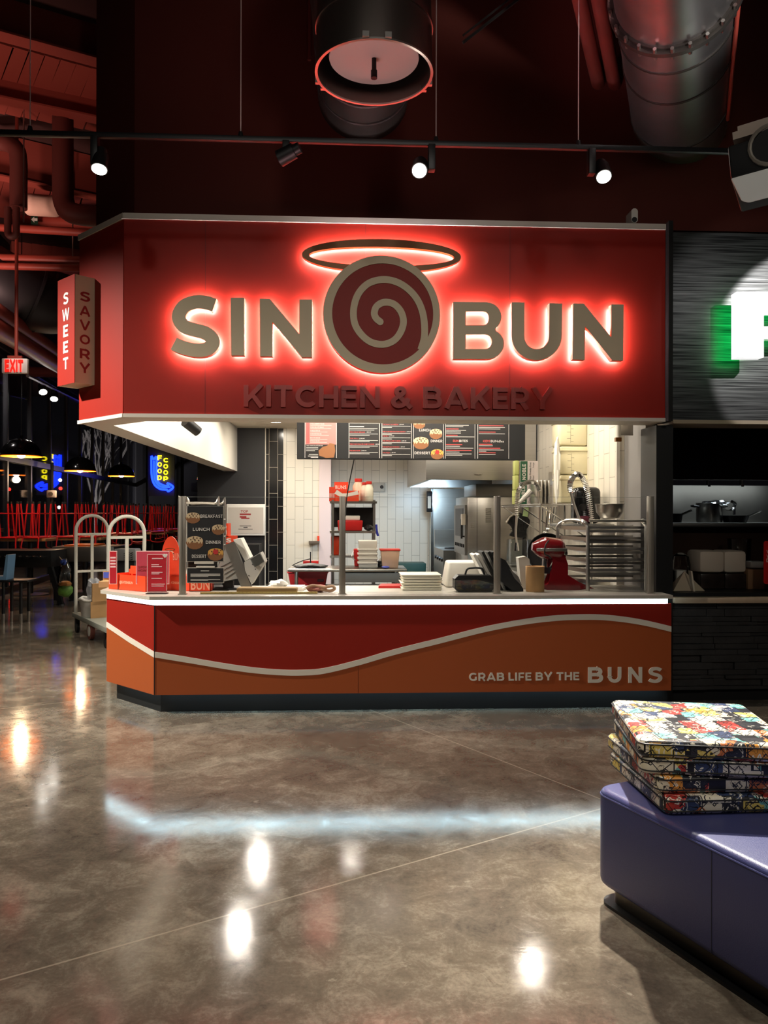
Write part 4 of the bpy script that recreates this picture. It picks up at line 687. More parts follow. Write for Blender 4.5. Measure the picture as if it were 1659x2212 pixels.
MB().cyl(at(671, 9.45, TZ), at(671, 9.45, ZZ(1192, 9.45)), .007, n=8).tube(smooth_path([at(671, 9.44, ZZ(1207, 9.44)), at(655, 9.42, ZZ(1211, 9.42)), at(640, 9.4, ZZ(1217, 9.4)), at(631, 9.4, TZ+.01)], 4), .006, 6).build('post_and_cord', black, o)
for i in range(5): tub('white_container', ['lowest', 'second', 'middle', 'fourth', 'topmost'][i]+' white container in the stack on the prep table', 'container', 774, 1216-9.7*i if i < 4 else 1168, 815.5, 1225-9.7*i, 9.12, .22, white, .01, white if i < 4 else None, TZ+.0535*i+.001, 'white containers stacked on the prep table')
o = tub('red_bucket', 'red pail with a wire handle beside the white container stack', 'bucket', 764, 1186, 778, 1224, 9.4, .14, red_plastic, .012, None, TZ)
MB().tube(smooth_path([at(764, 9.38, ZZ(1190, 9.38)), at(760, 9.36, ZZ(1203, 9.36)), at(768, 9.36, ZZ(1210, 9.36))], 4), .005, 6).build('handle', alu, o)
tub('food_container', 'clear peach-coloured food box with a red lid on the prep table', 'container', 823, 1188, 864, 1224, 9.1, .24, mat('peach_plastic', (232, 196, 168), .35), .02, mat('lid_red', (214, 62, 48), .4), TZ)
blob(MB(), at(829, 9.35, TZ+.06), (.07, .05, .055), 12, .2, 4).build('plastic_wrap', white, None, 'ball of clear wrap between the containers on the prep table', 'wrap')
o = tub('black_speaker', 'small black appliance between white stack and peach box', 'appliance', 816, 1212, 831, 1225, 9.3, .1, black, .004, None, TZ)
simple('blue_glove', blob(MB(), at(834, 9.08, TZ+.014), (.05, .03, .014), 10, .2, 6), mat('glove_blue', (88, 96, 190), .6), 'blue glove lying in front of the peach food box', 'glove')
# over-shelf rack
Y = 9.75; o = thing('steel_shelf_rack', 'open stainless shelf unit with two tiers behind the prep table', 'shelf', at(762, Y, 0)); xa, xb = XX(716, Y), XX(811, Y)
for x in (xa, xb-.03):
    for yy in (Y, Y+.42): MB().box(x, x+.03, yy, yy+.03, 0, ZZ(1080, Y)).build('leg', steeld, o)
for py in (1083, 1147, 1200): z = ZZ(py, Y); MB().box(xa-.02, xb+.02, Y-.01, Y+.46, z-.028, z).build('shelf_board', steel, o)
MB().box(xa, xb, Y+.3, Y+.33, ZZ(1140, Y), ZZ(1096, Y)).build('back_panel', darkmetal, o)
zs = ZZ(1083, Y); zm = ZZ(1147, Y)
for i, (x0, y0, x1, y1, dd, lab) in enumerate(((722, 1041, 752, 1080, .14, 'orange box marked BUNS tilted at the back of the top shelf'), (724, 1060, 775, 1080, .0, 'long orange box with a white wave lying on the top shelf'), (711, 1052, 724, 1082, .04, 'narrow striped orange box at the edge of the top shelf'))):
    q = Y+.02+dd; o = thing('bakery_box', lab, 'box', at((x0+x1)/2, q, zs)); prect(MB(), x0, y0, x1, y1, q, .12, zb=zs).build('carton', ored, o); t = MB()
    if i == 0: t.text('BUNS', XX(724, q), XX(748, q), ZZ(1057, q), ZZ(1049, q), q, .003, .02)
    elif i == 1: t.poly([ribbon([tuple(PQ(a, b, q).xz) for a, b in ((725, 1062), (738, 1070), (752, 1069), (774, 1064))], [.06, .05, .04, .05])], q-.002, q)
    else: [t.rules(XX(712+4*j, q), XX(714+4*j, q), ZZ(1066, q), .06, q) for j in range(3)]
    t.build('lettering', txt, o)
for i, (x, y0, r, hh, lab) in enumerate(((774, 1034, .074, 0, 'wide clear jar with a red lid on the top shelf'), (789, 1042, .06, 0, 'middle clear bottle with a red cap on the top shelf'), (797, 1040, .056, 0, 'milky bottle with a red cap at the end of the top shelf'))):
    q = Y+.2-.05*i; zt_ = ZZ(y0, q); o = thing('sauce_bottle', lab, 'bottle', at(x, q, zs)); h_ = zt_-zs
    MB().lathe([(r*.9, 0), (r, .01), (r, h_*.66), (r*.6, h_*.84), (r*.6, h_*.86)], at(x, q, zs), 20).build('body', mat('bottle_%d' % i, ((226, 186, 160), (230, 206, 186), (234, 228, 206))[i], .3), o); MB().lathe([(r*.66, h_*.86), (r*.68, h_*.88), (r*.66, h_)], at(x, q, zs), 18).build('cap', mat('cap_red', (206, 52, 44), .4), o)
tub('red_container', 'red plastic basket on the middle shelf', 'basket', 729, 1124, 784, 1143, Y+.05, .2, red_plastic, .01, None, zm)
tub('white_tray', 'white lidded tray on top of the red basket', 'tray', 737, 1114, 778, 1124, Y+.08, .15, white, .004, None, ZZ(1124, Y+.05)+.001)
simple('black_cloth', blob(MB(), at(797, Y+.12, zm+.04), (.06, .08, .038), 12, .2, 2), charcoal, 'dark tangled cord bundle on the middle shelf', 'cord')
simple('blue_lanyard', MB().tube(smooth_path([at(813, Y-.02, ZZ(1133, Y)), at(814, Y-.02, ZZ(1146, Y)), at(817, Y-.02, ZZ(1158, Y)), at(814, Y-.02, ZZ(1150, Y))], 4), .014, 6), mat('lanyard_blue', (40, 50, 160), .6), 'blue lanyard hanging from the shelf unit', 'lanyard')
tub('orange_bag', 'orange package on the lowest tier at the end of the shelf unit', 'package', 715, 1158, 733, 1198, Y+.1, .2, ored, .004, None, ZZ(1200, Y))
o = thing('wall_control_panel', 'small pale control panel with a round dial on the tile wall', 'control panel', at(818, 14.88, 1.9)); prect(MB(), 806, 1042, 831, 1062, 14.84, .055, .008).build('plate', mat('panel_beige', (190, 184, 172), .5), o); MB().cyl(at(824.5, 14.83, ZZ(1052, 14.84)), at(824.5, 14.84, ZZ(1052, 14.84)), .035, n=16).build('dial', darkmetal, o)
simple('wall_shelf_arm', prect(MB(), 667, 1169, 690, 1174, 13.85, .14), mat('shelf_brown', (96, 84, 72), .5), 'short brown shelf fixed to the white tile wall', 'shelf')
simple('orange_hook_tag', prect(MB(), 685.5, 1158, 690, 1168, 13.95, .04), ored, 'tiny orange tag on the wall above the brown shelf', 'tag')
# cooking line along the side wall
o = thing('exhaust_hood', 'large stainless exhaust hood over the cooking line', 'hood', (1.8, 11.5, 1.96)); hx, hy = XX(920, 10.0), 10.0; hz = ZZ(1036, 10.0)
MB().box(hx, 2.48, hy, hy+.04, hz, 2.9).build('front_face', steel, o); MB().box(hx, hx+.03, hy+.04, 13.1, hz, 2.9).build('side_face', steel, o); MB().box(hx, 2.48, hy, 13.1, 2.86, 2.9).box(hx, 2.48, 13.06, 13.1, hz, 2.9).build('canopy', steeld, o)
MB().box(hx+.03, hx+.12, hy+.04, 13.06, hz+.02, hz+.05).box(hx+.12, 2.45, hy+.04, hy+.1, hz+.02, hz+.05).build('gutter', chrome, o)
MB().tube(smooth_path([(XX(1023, hy), hy-.002, ZZ(1022, hy)), (XX(1027, hy), hy-.03, ZZ(1024, hy)), (XX(1037, hy), hy-.03, ZZ(1024, hy)), (XX(1042, hy), hy-.002, ZZ(1022, hy))], 4), .006, 6).build('handle', chrome, o)
Y = 10.5; o = thing('combi_oven', 'tall stainless combi oven with louvred side beside the hood', 'oven', (1.95, 11, 0)); xa = XX(1010, Y)
MB().box(xa, 2.42, Y, 11.65, 0, ZZ(1072, Y), bev=.01).build('cabinet', steel, o); MB().box(xa+.12, 2.42, Y+.03, 11.6, ZZ(1072, Y), ZZ(1044, Y), bev=.006).build('top_box', steeld, o)
MB().box(xa-.03, xa, Y+.05, 11.6, .95, ZZ(1090, Y)).build('door', steeld, o); MB().box(xa-.035, xa-.03, Y+.2, 11.45, 1.2, 1.6).build('door_window', darkmetal, o)
MB().cyl((xa-.07, Y+.08, 1.18), (xa-.07, Y+.08, 1.45), .014, n=8).box(xa-.07, xa-.03, Y+.07, Y+.09, 1.2, 1.22).box(xa-.07, xa-.03, Y+.07, Y+.09, 1.41, 1.43).build('door_handle', black, o); MB().box(xa-.08, xa-.03, Y-.01, Y+.1, ZZ(1134, Y), ZZ(1110, Y), bev=.006).build('latch', cream, o)
g = MB()
for i in range(8):
    z = ZZ(1098+4.1*i, Y); g.box(XX(1049, Y), XX(1061, Y), Y-.012, Y+.001, z-.008, z+.006)
for i in range(4):
    z = ZZ(1130+3.6*i, Y); g.box(XX(1016, Y), XX(1024, Y), Y-.01, Y+.001, z-.006, z+.005)
g.build('louver', alu, o); MB().box(XX(1030, Y), XX(1031, Y), Y-.002, Y+.001, .1, ZZ(1074, Y)).build('seam', darkmetal, o)
for j in range(6): MB().cyl((xa-.045, Y+.15+.15*j, ZZ(1180, Y)), (xa-.03, Y+.15+.15*j, ZZ(1180, Y)), .025, n=10).build('control_knob', darkmetal, o)
o = thing('gas_range', 'stainless gas range with pans next to the combi oven', 'stove', (1.9, 12.5, 0)); MB().box(1.5, 2.42, 11.9, 13.2, 0, .95).build('body', steeld, o); MB().box(1.5, 2.42, 13.1, 13.2, .95, 1.25).build('backguard', steel, o)
for j in range(4): MB().cyl((1.47, 12.0+.28*j, .8), (1.5, 12.0+.28*j, .8), .03, n=10).build('burner_knob', black, o)
for j in range(2): MB().lathe([(.17, 0), (.17, .02), (.12, .02), (.12, 0)], (1.75+.35*j, 12.4, .95), 16).build('burner_grate', blackm, o)
o = thing('tall_steel_cabinet', 'tall stainless panel cabinet at the end of the tile wall', 'cabinet', at(955, 14.3, 0)); prect(MB(), 933, 1056, 1012, 1300, 14.3, .5, zb=0).build('body', steel, o); prect(MB(), 931, 1056, 936, 1300, 14.25, .05, zb=0).build('edge_strip', chrome, o)
o = thing('fire_control_box', 'narrow dark control box on the steel cabinet edge', 'control box', at(928, 14.2, 1.6)); prect(MB(), 922, 1061, 934, 1106, 14.2, .1, .01).build('housing', darkmetal, o); prect(MB(), 924, 1072, 931, 1098, 14.19, .01).build('face_plate', cream, o)
tub('green_bin', 'dark green bin against the tile wall', 'bin', 862, 1217, 921, 1270, 13.6, .5, mat('bin_green', (18, 56, 48), .5), .02, None, 0)
# sink side on the tiled wall
o = thing('sink_counter', 'stainless sink counter along the tiled side wall', 'sink', (2.15, 8.3, 0)); MB().box(1.85, 2.47, 7.1, 9.9, .86, .9, bev=.01).build('top', steel, o); MB().box(1.95, 2.47, 7.2, 9.8, .45, .86).build('basin', steeld, o)
for x, y in ((1.9, 7.2), (1.9, 9.8), (2.42, 7.2), (2.42, 9.8)): MB().cyl((x, y, 0), (x, y, .86), .02, n=8).build('leg', alu, o)
SZ = 1.63; o = thing('wire_shelf', 'chrome wire shelf on the tiled wall above the sink', 'shelf', (2.2, 8.7, SZ)); xs0 = 1.97
m_ = MB(); [m_.tube([(xs0, 7.75+.04*i, SZ), (2.49, 7.75+.04*i, SZ)], .004, 5) for i in range(50)]; m_.build('wire_grid', chrome, o)
m_ = MB(); [m_.tube([(xs0, 7.73, SZ-.02*k), (xs0, 9.75, SZ-.02*k)], .006, 6) for k in (0, 1)]; [m_.tube([(xs0, 7.75+.05*i, SZ), (xs0, 7.775+.05*i, SZ-.02)], .004, 5) for i in range(40)]; m_.build('front_truss', chrome, o)
for y in (7.8, 8.7, 9.7): MB().tube([(xs0+.02, y, SZ-.02), (2.49, y, SZ-.36), (2.49, y, SZ)], .008, 6).build('bracket', chrome, o)
def ybox(name, lab, cat, x0, x1, y0, y1, z0, z1, mm, bev=.006, group=None): return MB().box(x0, x1, y0, y1, z0, z1, bev=bev).build(name, mm, None, lab, cat, group)
Y = 9.25; gz = SZ+.01
for i in range(2):
    z0_ = gz+.002+.27*i; o = thing('glove_box', ['lower', 'upper'][i]+' green and white NOBLE glove box standing on the wire shelf', 'box', at(1145, Y, z0_), 0, 'glove boxes')
    X0 = XX(1122, Y)+.008*i; X1 = X0+.22; MB().box(X0, X1, Y, Y+.12, z0_, z0_+.26).build('carton', mat('glove_white', (228, 216, 212), .5), o); MB().box(X0+.001, X0+.09, Y-.001, Y, z0_+.004, z0_+.256).build('green_panel', mat('glove_green', (34, 92, 62), .5), o)
    Mv = Matrix.Translation((X0+.07, Y-.001, z0_+.03)) @ Matrix.Rotation(R(-90), 4, 'Y'); t = MB(); caps(t, 'NOBLE', 0, .19, 0, .045, 0, .002, .22, M=Mv); t.build('lettering', txt, o)
    Mv = Matrix.Translation((X0+.135, Y-.001, z0_+.02)) @ Matrix.Rotation(R(-90), 4, 'Y'); t = MB(); t.text('Clear Powder-Free', 0, .22, 0, .024, 0, .001, 0, M=Mv); t.text('Vinyl', 0, .06, -.04, -.016, 0, .001, 0, M=Mv); t.text('Large', .16, .22, -.04, -.016, 0, .001, 0, M=Mv); t.build('small_print', charcoal, o)
for i in range(3):
    z0_ = gz+.002+.18*i; ybox('sponge_pack', ['lowest', 'middle', 'topmost'][i]+' pale green pack stacked beside the glove boxes', 'pack', XX(1111, Y)+.004*i, XX(1111, Y)+.055+.004*i, Y+.02, Y+.14, z0_, z0_+.175, mat('pack_green', (206, 214, 130), .5), .008, 'pale green packs')
for i in range(4):
    q = 8.75; x0 = XX(1160+8*i, q); MB().box(x0, x0+.022, q, q+.32, SZ+.012, SZ+.29, bev=.01).build('sheet_pan', [alu], None, ['first', 'second', 'third', 'last'][i]+' of four metal pans standing upright beside the glove boxes', 'pan', 'upright metal pans')
tub('red_bottle_box', 'small red carton on the wire shelf before the glove boxes', 'box', 1150, 1050, 1158, 1084, 9.0, .06, mat('carton_red', (214, 26, 30), .5), .001, None, gz+.002)
simple('spray_bottle', MB().tube([at(1122, 8.95, gz+.02), at(1135, 8.95, gz+.09), at(1147, 8.95, gz+.16)], [.02, .03, .035], 10), white, 'white tilted squeeze bottle lying on the wire shelf', 'bottle')
lidm2 = mat('container_cream', (224, 214, 176), .35, spec=.6)
for i in range(3):
    z0_ = SZ+.012+.3*i; q = 7.9; X0, X1 = XX(1211-1.5*i, q), XX(1272-1.5*i, q); o = thing('storage_container', ['lowest', 'middle', 'topmost'][i]+' tall cream measuring container in the stack on the wire shelf', 'container', ((X0+X1)/2, q+.15, z0_), 0, 'stacked measuring containers')
    MB().box(X0, X1, q, q+.3, z0_, z0_+.295, bev=.02, seg=3).build('body', lidm2, o); MB().box(X0-.01, X1+.01, q-.01, q+.31, z0_+.24, z0_+.262, bev=.006).build('rim', lidm2, o)
    t = MB(); xc = (X0+X1)/2-.03; t.box(xc-.001, xc+.001, q-.001, q+.002, z0_+.03, z0_+.22)
    for j in range(6): t.box(xc-(.04 if j % 2 else .001), xc+(.001 if j % 2 else .03), q-.001, q+.002, z0_+.04+.033*j, z0_+.043+.033*j)
    t.build('scale_marks', mat('scale_brown', (96, 84, 60), .6), o)
blob(MB(), (XX(1203, 7.8), 7.8, SZ+.35), (.03, .04, .32), 16, .25, 7).build('plastic_sleeve', mat('wrap_white', (226, 222, 210), .4), None, 'crumpled clear sleeve of cups beside the cream containers', 'wrap')
q = 7.25; zc = ZZ(1130, q); ybox('bracket_shelf', 'small steel bracket shelf below the cream containers', 'shelf', 2.0, 2.49, 7.05, 7.5, zc-.03, zc-.002, steeld, .004)
o = thing('coffee_machine', 'black rounded coffee machine on the bracket shelf', 'coffee machine', (2.3, q, zc)); MB().box(XX(1243, q), XX(1300, q), q, q+.2, zc, ZZ(1050, q), bev=.05, seg=4).build('body', mat('gloss_black', (12, 12, 13), .15), o); MB().box(XX(1246, q), XX(1280, q), q-.03, q+.01, zc+.01, zc+.07, bev=.006).build('drip_tray', mat('tray_maroon', (92, 22, 40), .4), o); MB().cyl((XX(1258, q), q-.01, ZZ(1095, q)), (XX(1258, q), q+.01, ZZ(1095, q)), .035, n=16).build('control_dial', darkmetal, o)
def spring_faucet(px0, Y, pts, zb, lab):
    o = thing('spring_faucet', lab, 'faucet', at(px0, Y, .9)); P = smooth_path([at(x, Y, ZZ(y, Y)) for x, y in pts], 8)
    MB().tube([at(px0, Y, .9)]+P, .013, 8).build('hose', alu, o)
    k = [i for i in range(len(P))][:int(len(P)*.75)]; c = MB(); L_ = []
    for i in k[:-1]:
        for j in range(6):
            f = j/6; p = P[i].lerp(P[i+1], f); d = (P[i+1]-P[i]).normalized(); a = d.orthogonal().normalized(); b = d.cross(a); w = 6.283*f*1.0; L_.append(p+(a*math.cos(w)+b*math.sin(w))*.024)
    c.tube(L_, .0045, 5).build('spring_coil', chrome, o); p = P[-1]
    MB().cyl(p, p-Vector((0, 0, .09)), .02, .03, 12).build('spray_head', chrome, o); return o
spring_faucet(1279, 7.15, [(1278, 1125), (1274, 1090), (1268, 1055), (1258, 1030), (1246, 1022), (1236, 1031), (1231, 1047), (1236, 1075), (1246, 1105), (1252, 1122)], .9, 'chrome pre-rinse faucet arching behind the tray rack')
spring_faucet(1168, 8.4, [(1166, 1060), (1158, 1044), (1145, 1040), (1130, 1045), (1120, 1060), (1117, 1085), (1116, 1120), (1114, 1150), (1116, 1172)], .9, 'chrome pre-rinse faucet hanging before the glove boxes')
Y = 9.7; o = thing('oven_mitt', 'black quilted oven mitt hanging below the wire shelf', 'oven mitt', at(1120, Y, 1.2)); q = [(1094, 1128), (1100, 1116), (1112, 1109), (1124, 1108), (1138, 1116), (1145, 1126), (1140, 1140), (1132, 1148), (1137, 1156), (1128, 1162), (1112, 1160), (1101, 1156), (1108, 1146), (1104, 1136)]
MB().poly([[tuple(PQ(a, b, Y).xz) for a, b in [tuple(p) for p in smooth_path([Vector(t) for t in q]+[Vector(q[0])], 4)]]], Y, Y+.05).build('mitt', mat('mitt_black', (20, 20, 21), .6, bump=.5, bs=40), o); MB().tube([PQ(a, b, Y-.004) for a, b in ((1094, 1129), (1101, 1117), (1112, 1110))], .012, 6).build('cuff_band', cream, o)
t = MB()
for i in range(6): t.tube([PQ(1102+7*i, 1116+abs(i-2)*2, Y-.002), PQ(1108+5*i, 1150-i, Y-.002)], .004, 4)
for i in range(4): t.tube([PQ(1102, 1126+9*i, Y-.002), PQ(1140-2*i, 1120+9*i, Y-.002)], .004, 4)
t.build('quilt_stitch', charcoal, o)
simple('green_tag', MB().poly([[tuple(PQ(a, b, 9.3).xz) for a, b in ((1134, 1085), (1144, 1083), (1140, 1117), (1129, 1114))]], 9.3, 9.31), mat('tag_green', (198, 226, 160), .6), 'pale green paper tag hanging from the wire shelf', 'tag')
for i, (x, L_) in enumerate(((1182, 60), (1190, 52), (1197, 46), (1203, 42))):
    q = 8.6; o = thing('ladle', ['longest', 'second', 'third', 'shortest'][i]+' steel ladle hanging from the wire shelf', 'ladle', at(x, q, 1.4), 0, 'hanging ladles'); MB().tube([at(x, q, SZ-.02), at(x-2-i, q, ZZ(1090+L_*.8, q))], .008, 6).build('handle', chrome, o); MB().ball(at(x-3-i, q, ZZ(1090+L_, q)), .04, 12, sc=(1, 1, .6)).build('bowl', chrome, o)
q = 7.9; simple('round_pan', MB().lathe([(.001, -.006), (.13, -.006), (.15, .04), (.155, .04), (.13, -.012), (.001, -.012)], n=28).xf(Matrix.Translation(at(1180, q, 1.118)) @ Matrix.Rotation(R(84), 4, 'X') @ Matrix.Scale(1.36, 4)), darkmetal, 'dark round pan standing on edge behind the stand mixer', 'pan')
prect(MB(), 1105, 1165, 1150, 1240, 9.0, .3, .02, zb=.9).build('water_jug', glass('jug_clear', (.75, .82, .86, 1), 1.5), None, 'clear square water jug on the sink counter', 'jug')
# ------------------------------------------------------------------ ducts, pipes and fittings overhead
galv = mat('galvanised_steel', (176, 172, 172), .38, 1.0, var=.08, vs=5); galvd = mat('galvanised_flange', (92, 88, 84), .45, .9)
o = thing('round_duct', 'wide galvanised duct coming out of the dark wall above the third and fourth spotlights', 'duct', tuple(PW(1468, 252, 6.2)))
a = PW(1468, 252, 6.25); dv = -(cf+r0*.40).normalized(); P_ = lambda s: a+dv*s
MB().cyl(P_(-.3), P_(4.2), .365, n=48, cap=False).build('duct_body', galv, o)
for s, r, w in ((.22, .372, .02), (.95, .372, .02), (1.35, .372, .02)): MB().cyl(P_(s), P_(s+w), r, n=48).build('seam_ring', galvd, o)
MB().cyl(P_(1.62), P_(1.66), .405, n=48).cyl(P_(1.60), P_(1.68), .38, n=48).build('flange', galvd, o)
e = dv.orthogonal().normalized(); e2 = dv.cross(e)
for k in range(24):
    q = P_(1.6)+(e*math.cos(k*.2618)+e2*math.sin(k*.2618))*.393; MB().cyl(q-dv*.012, q+dv*.1, .012, n=6).build('bolt', alu, o)
o = thing('supply_duct', 'round duct with an open downturned diffuser drum lit pink inside', 'duct', tuple(PW(785, 205, 6.1)))
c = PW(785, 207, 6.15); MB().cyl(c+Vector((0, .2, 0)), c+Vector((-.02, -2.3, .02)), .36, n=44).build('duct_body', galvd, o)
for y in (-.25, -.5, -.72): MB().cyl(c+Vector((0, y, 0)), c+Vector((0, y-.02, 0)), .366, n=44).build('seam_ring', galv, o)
d = PW(808, 160, 4.5); zl = d.z; MB().lathe([(.336, 0), (.338, .0), (.338, .25), (.345, .25), (.345, .27), (.336, .27), (.33, .6), (.326, .6), (.332, .24), (.330, .0)], (d.x, d.y, zl), 56, caps=(0, 0)).build('diffuser_drum', mat('drum_steel', (120, 112, 106), .35, .9), o)
MB().lathe([(.346, -.004), (.346, .006), (.33, .006), (.33, -.004), (.346, -.004)], (d.x, d.y, zl), 56, caps=(0, 0)).build('rim_ring', alu, o)
MB().lathe([(.262, .09), (.265, .1), (.25, .13), (.001, .14)], (d.x, d.y+.01, zl), 48).build('diffuser_disc', mat('disc_white', (206, 196, 192), .5), o)
MB().cyl((d.x, d.y, zl+.12), (d.x, d.y, zl-.02), .014, n=12).cyl((d.x, d.y, zl+.02), (d.x, d.y, zl-.025), .019, n=12).build('adjusting_rod', darkmetal, o)
for k in (0.3, .5, 2.6, 2.8, 4.55, 4.9): q = Vector((d.x+.35*math.cos(k), d.y+.35*math.sin(k), zl+.02)); MB().box(q.x-.018, q.x+.018, q.y-.012, q.y+.012, q.z-.02, q.z+.01).build('clip', alu, o)
pr = mat('pipe_red', (150, 58, 46), .45, var=.05)
for i, (px, lab) in enumerate(((1290, 'thick red pipe running to the wall farther from the wide duct'), (1325, 'thick red pipe running to the wall close beside the wide duct'))):
    q = PW(px, 172, 6.2); MB().cyl(q-dv*.1, q+dv*4, .052, n=20).build('red_pipe', mat('pipe_red_dark', (112, 48, 42), .5), None, lab, 'pipe', None)
q = PW(1572, 258, 6.0); MB().cyl(q, q+dv*4, .014, n=10).build('conduit', pr, None, 'thin reddish rod beyond the wide galvanised duct', 'conduit')
q = PW(668, 130, 6.1); MB().cyl(q, q+Vector((0, 0, 3)), .016, n=8).build('conduit', mat('pipe_red_dark', (112, 48, 42), .5), None, 'thin red vertical conduit beside the diffuser drum', 'conduit')
a, b = PW(1000, 92, 5.5), PW(1125, -6, 5.5); MB().tube([a, b], .012, 4).tube([a+Vector((.0, 0, .05)), b+Vector((0, 0, .05))], .008, 4).build('slotted_brace', galvd, None, 'diagonal slotted metal brace in the dark above the track', 'brace')
q = PQ(1365, 471, FY+.06); o = thing('wall_camera', 'small white bullet camera on the dark wall above the red board', 'camera', tuple(q))
m_ = MB(); m_.poly([rrect(q.x-.026, q.x+.026, q.z-.06, q.z+.055, .025)], FY+.0, FY+.125).build('housing', white, o); MB().cyl((q.x-.002, FY-.004, q.z-.036), (q.x-.002, FY+.004, q.z-.036), .021, n=20).build('lens', black, o)
# projector
Z_ = 3.0; o = thing('projector', 'large black projector with a ringed lens and white lower housing, cut by the frame edge', 'projector', tuple(PW(1620, 360, Z_)))
MP = Matrix.Translation(PW(1578, 385, Z_)) @ Matrix.Rotation(R(-33), 4, 'Z') @ Matrix.Rotation(R(-5), 4, 'Y')
MB().box(0, .5, 0, .4, 0, .13, bev=.01, M=MP).build('upper_housing', black, o)
m_ = MB(); pp = [(.0, 0), (.5, 0), (.5, -.115), (.055, -.115), (.03, -.1)]; m_.add([MP @ Vector((x, y, z+(.18 if y else 0)*(1 if z < 0 else .1))) for y in (0, .38) for x, z in pp], [(0, 1, 2, 3, 4), (9, 8, 7, 6, 5)]+[(i, (i+1) % 5, 5+(i+1) % 5, 5+i) for i in range(5)]); bev(m_.bm, m_.bm.edges[:], .006, 2); m_.build('lower_housing', mat('projector_white', (224, 224, 220), .45), o)
MB().tube([MP @ Vector((.15+.075*math.cos(t/20*6.283), -.004, .085+.075*math.sin(t/20*6.283))) for t in range(20)], .008, 6, closed=True).build('lens_ring', grey, o); MB().cyl(MP @ Vector((.15, -.001, .085)), MP @ Vector((.15, .004, .085)), .065, n=24).build('lens', blackm, o)
MB().box(.02, .5, .02, .12, .155, .185, M=MP).box(.035, .5, .1, .3, .2, .24, M=MP).box(.2, .26, .1, .16, .13, .2, M=MP).build('mounting_bracket', mat('bracket_beige', (150, 134, 120), .5), o)
q = MP @ Vector((.3, .2, .2)); MB().cyl(q, (q.x, q.y, 6.5), .03, n=12).build('drop_pole', black, o)
# ------------------------------------------------------------------ neighbouring stall
def brushed():
    m = mat('brushed_sign', (92, 92, 94), .36, .75); nt = m.node_tree; b = nt.nodes['Principled BSDF']; L = nt.links.new
    tc = nt.nodes.new('ShaderNodeTexCoord'); mp = nt.nodes.new('ShaderNodeMapping'); mp.inputs['Scale'].default_value = (1.2, 1, 60); L(tc.outputs['Object'], mp.inputs[0])
    n = nt.nodes.new('ShaderNodeTexNoise'); n.inputs['Scale'].default_value = 1.5; n.inputs['Detail'].default_value = 6; L(mp.outputs[0], n.inputs['Vector'])
    r = nt.nodes.new('ShaderNodeValToRGB'); r.color_ramp.elements[0].position = .35; r.color_ramp.elements[0].color = lin((26, 26, 28)); r.color_ramp.elements[1].position = .68; r.color_ramp.elements[1].color = lin((104, 104, 106)); L(n.outputs[0], r.inputs[0]); L(r.outputs[0], b.inputs['Base Color'])
    return m
NY = 6.1; nx0 = PQ(1448, 700, NY).x; nz0 = PQ(1550, 908, NY).z; nz1 = PQ(1550, 503, NY).z
NS = thing('neighbour_sign', 'brushed dark metal sign board of the next stall with a white letter glowing green behind', 'sign', (4, NY, nz0))
MB().box(nx0, 7.5, NY, NY+.02, nz0, nz1).build('panel', brushed(), NS)
MB().box(PQ(1452, 910, NY).x, 7.5, NY-.02, NY+.3, PQ(1550, 916, NY).z, nz0).build('bottom_trim', mat('trim_beige', (150, 132, 112), .55), NS)
LY = 5.86; g = lambda x, y: tuple(PQ(x, y, LY).xz)
fl = [[g(1592, 630), g(1760, 630), g(1760, 675), g(1650, 675), g(1650, 705), g(1730, 705), g(1730, 727), g(1650, 727), g(1650, 772), g(1592, 772)]]
lo = MB().poly(fl, LY, LY+.09).build('channel_letter', mat('letter_white', (246, 246, 246), .5, emit=(255, 255, 255), es=.9), NS)
MB().poly(fl, LY+.09, LY+.1, off=-.008).build('green_backing', mat('green_led', (60, 220, 120), .5, emit=(20, 255, 110), es=5.0), lo)
struct('wall_neighbour_header', MB().box(nx0, 12, NY+.02, NY+.3, nz0, nz1+.0), dred)
NC = thing('neighbour_counter', 'dark stacked stone counter of the next stall under a beige ledge', 'counter', (4, 6.2, 0)); rnd = random.Random(3)
za, zb2 = ZZ(1305, 6.1), ZZ(1292, 6.1); nxa = PQ(1455, 1400, 6.1).x
MB().box(nxa, 7.5, 6.08, 6.75, za, zb2, bev=.004).build('ledge', mat('ledge_beige', (158, 136, 112), .5, var=.06, vs=20), NC); MB().box(nxa, 7.5, 6.14, 6.75, zb2, ZZ(1284, 6.1)).build('upper_ledge', black, NC)
m_ = MB(); z = .1
while z < za-.01:
    hh = rnd.choice((.03, .045, .06)); hh = min(hh, za-z); x = nxa
    while x < 7.5:
        w = rnd.uniform(.12, .42); dd = rnd.uniform(0, .035); m_.box(x, min(x+w, 7.5)-.003, 6.13+dd, 6.25, z+.001, z+hh-.001, bev=.002, seg=1); x += w
    z += hh
m_.build('stacked_stone_face', mat('dark_stone', (44, 42, 42), .6, var=.3, vs=9, bump=.5, bs=25), NC); MB().box(nxa, 7.5, 6.2, 6.7, 0, za).build('body', blackm, NC)
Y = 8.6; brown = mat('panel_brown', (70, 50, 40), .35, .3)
struct('wall_neighbour_back', MB().box(2.62, 8, 9.45, 9.6, 0, 3.4), mat('neighbour_back', (58, 46, 40), .6)); struct('ceiling_neighbour', MB().box(2.62, 8, 6.4, 9.6, 3.0, 3.05), blackm)
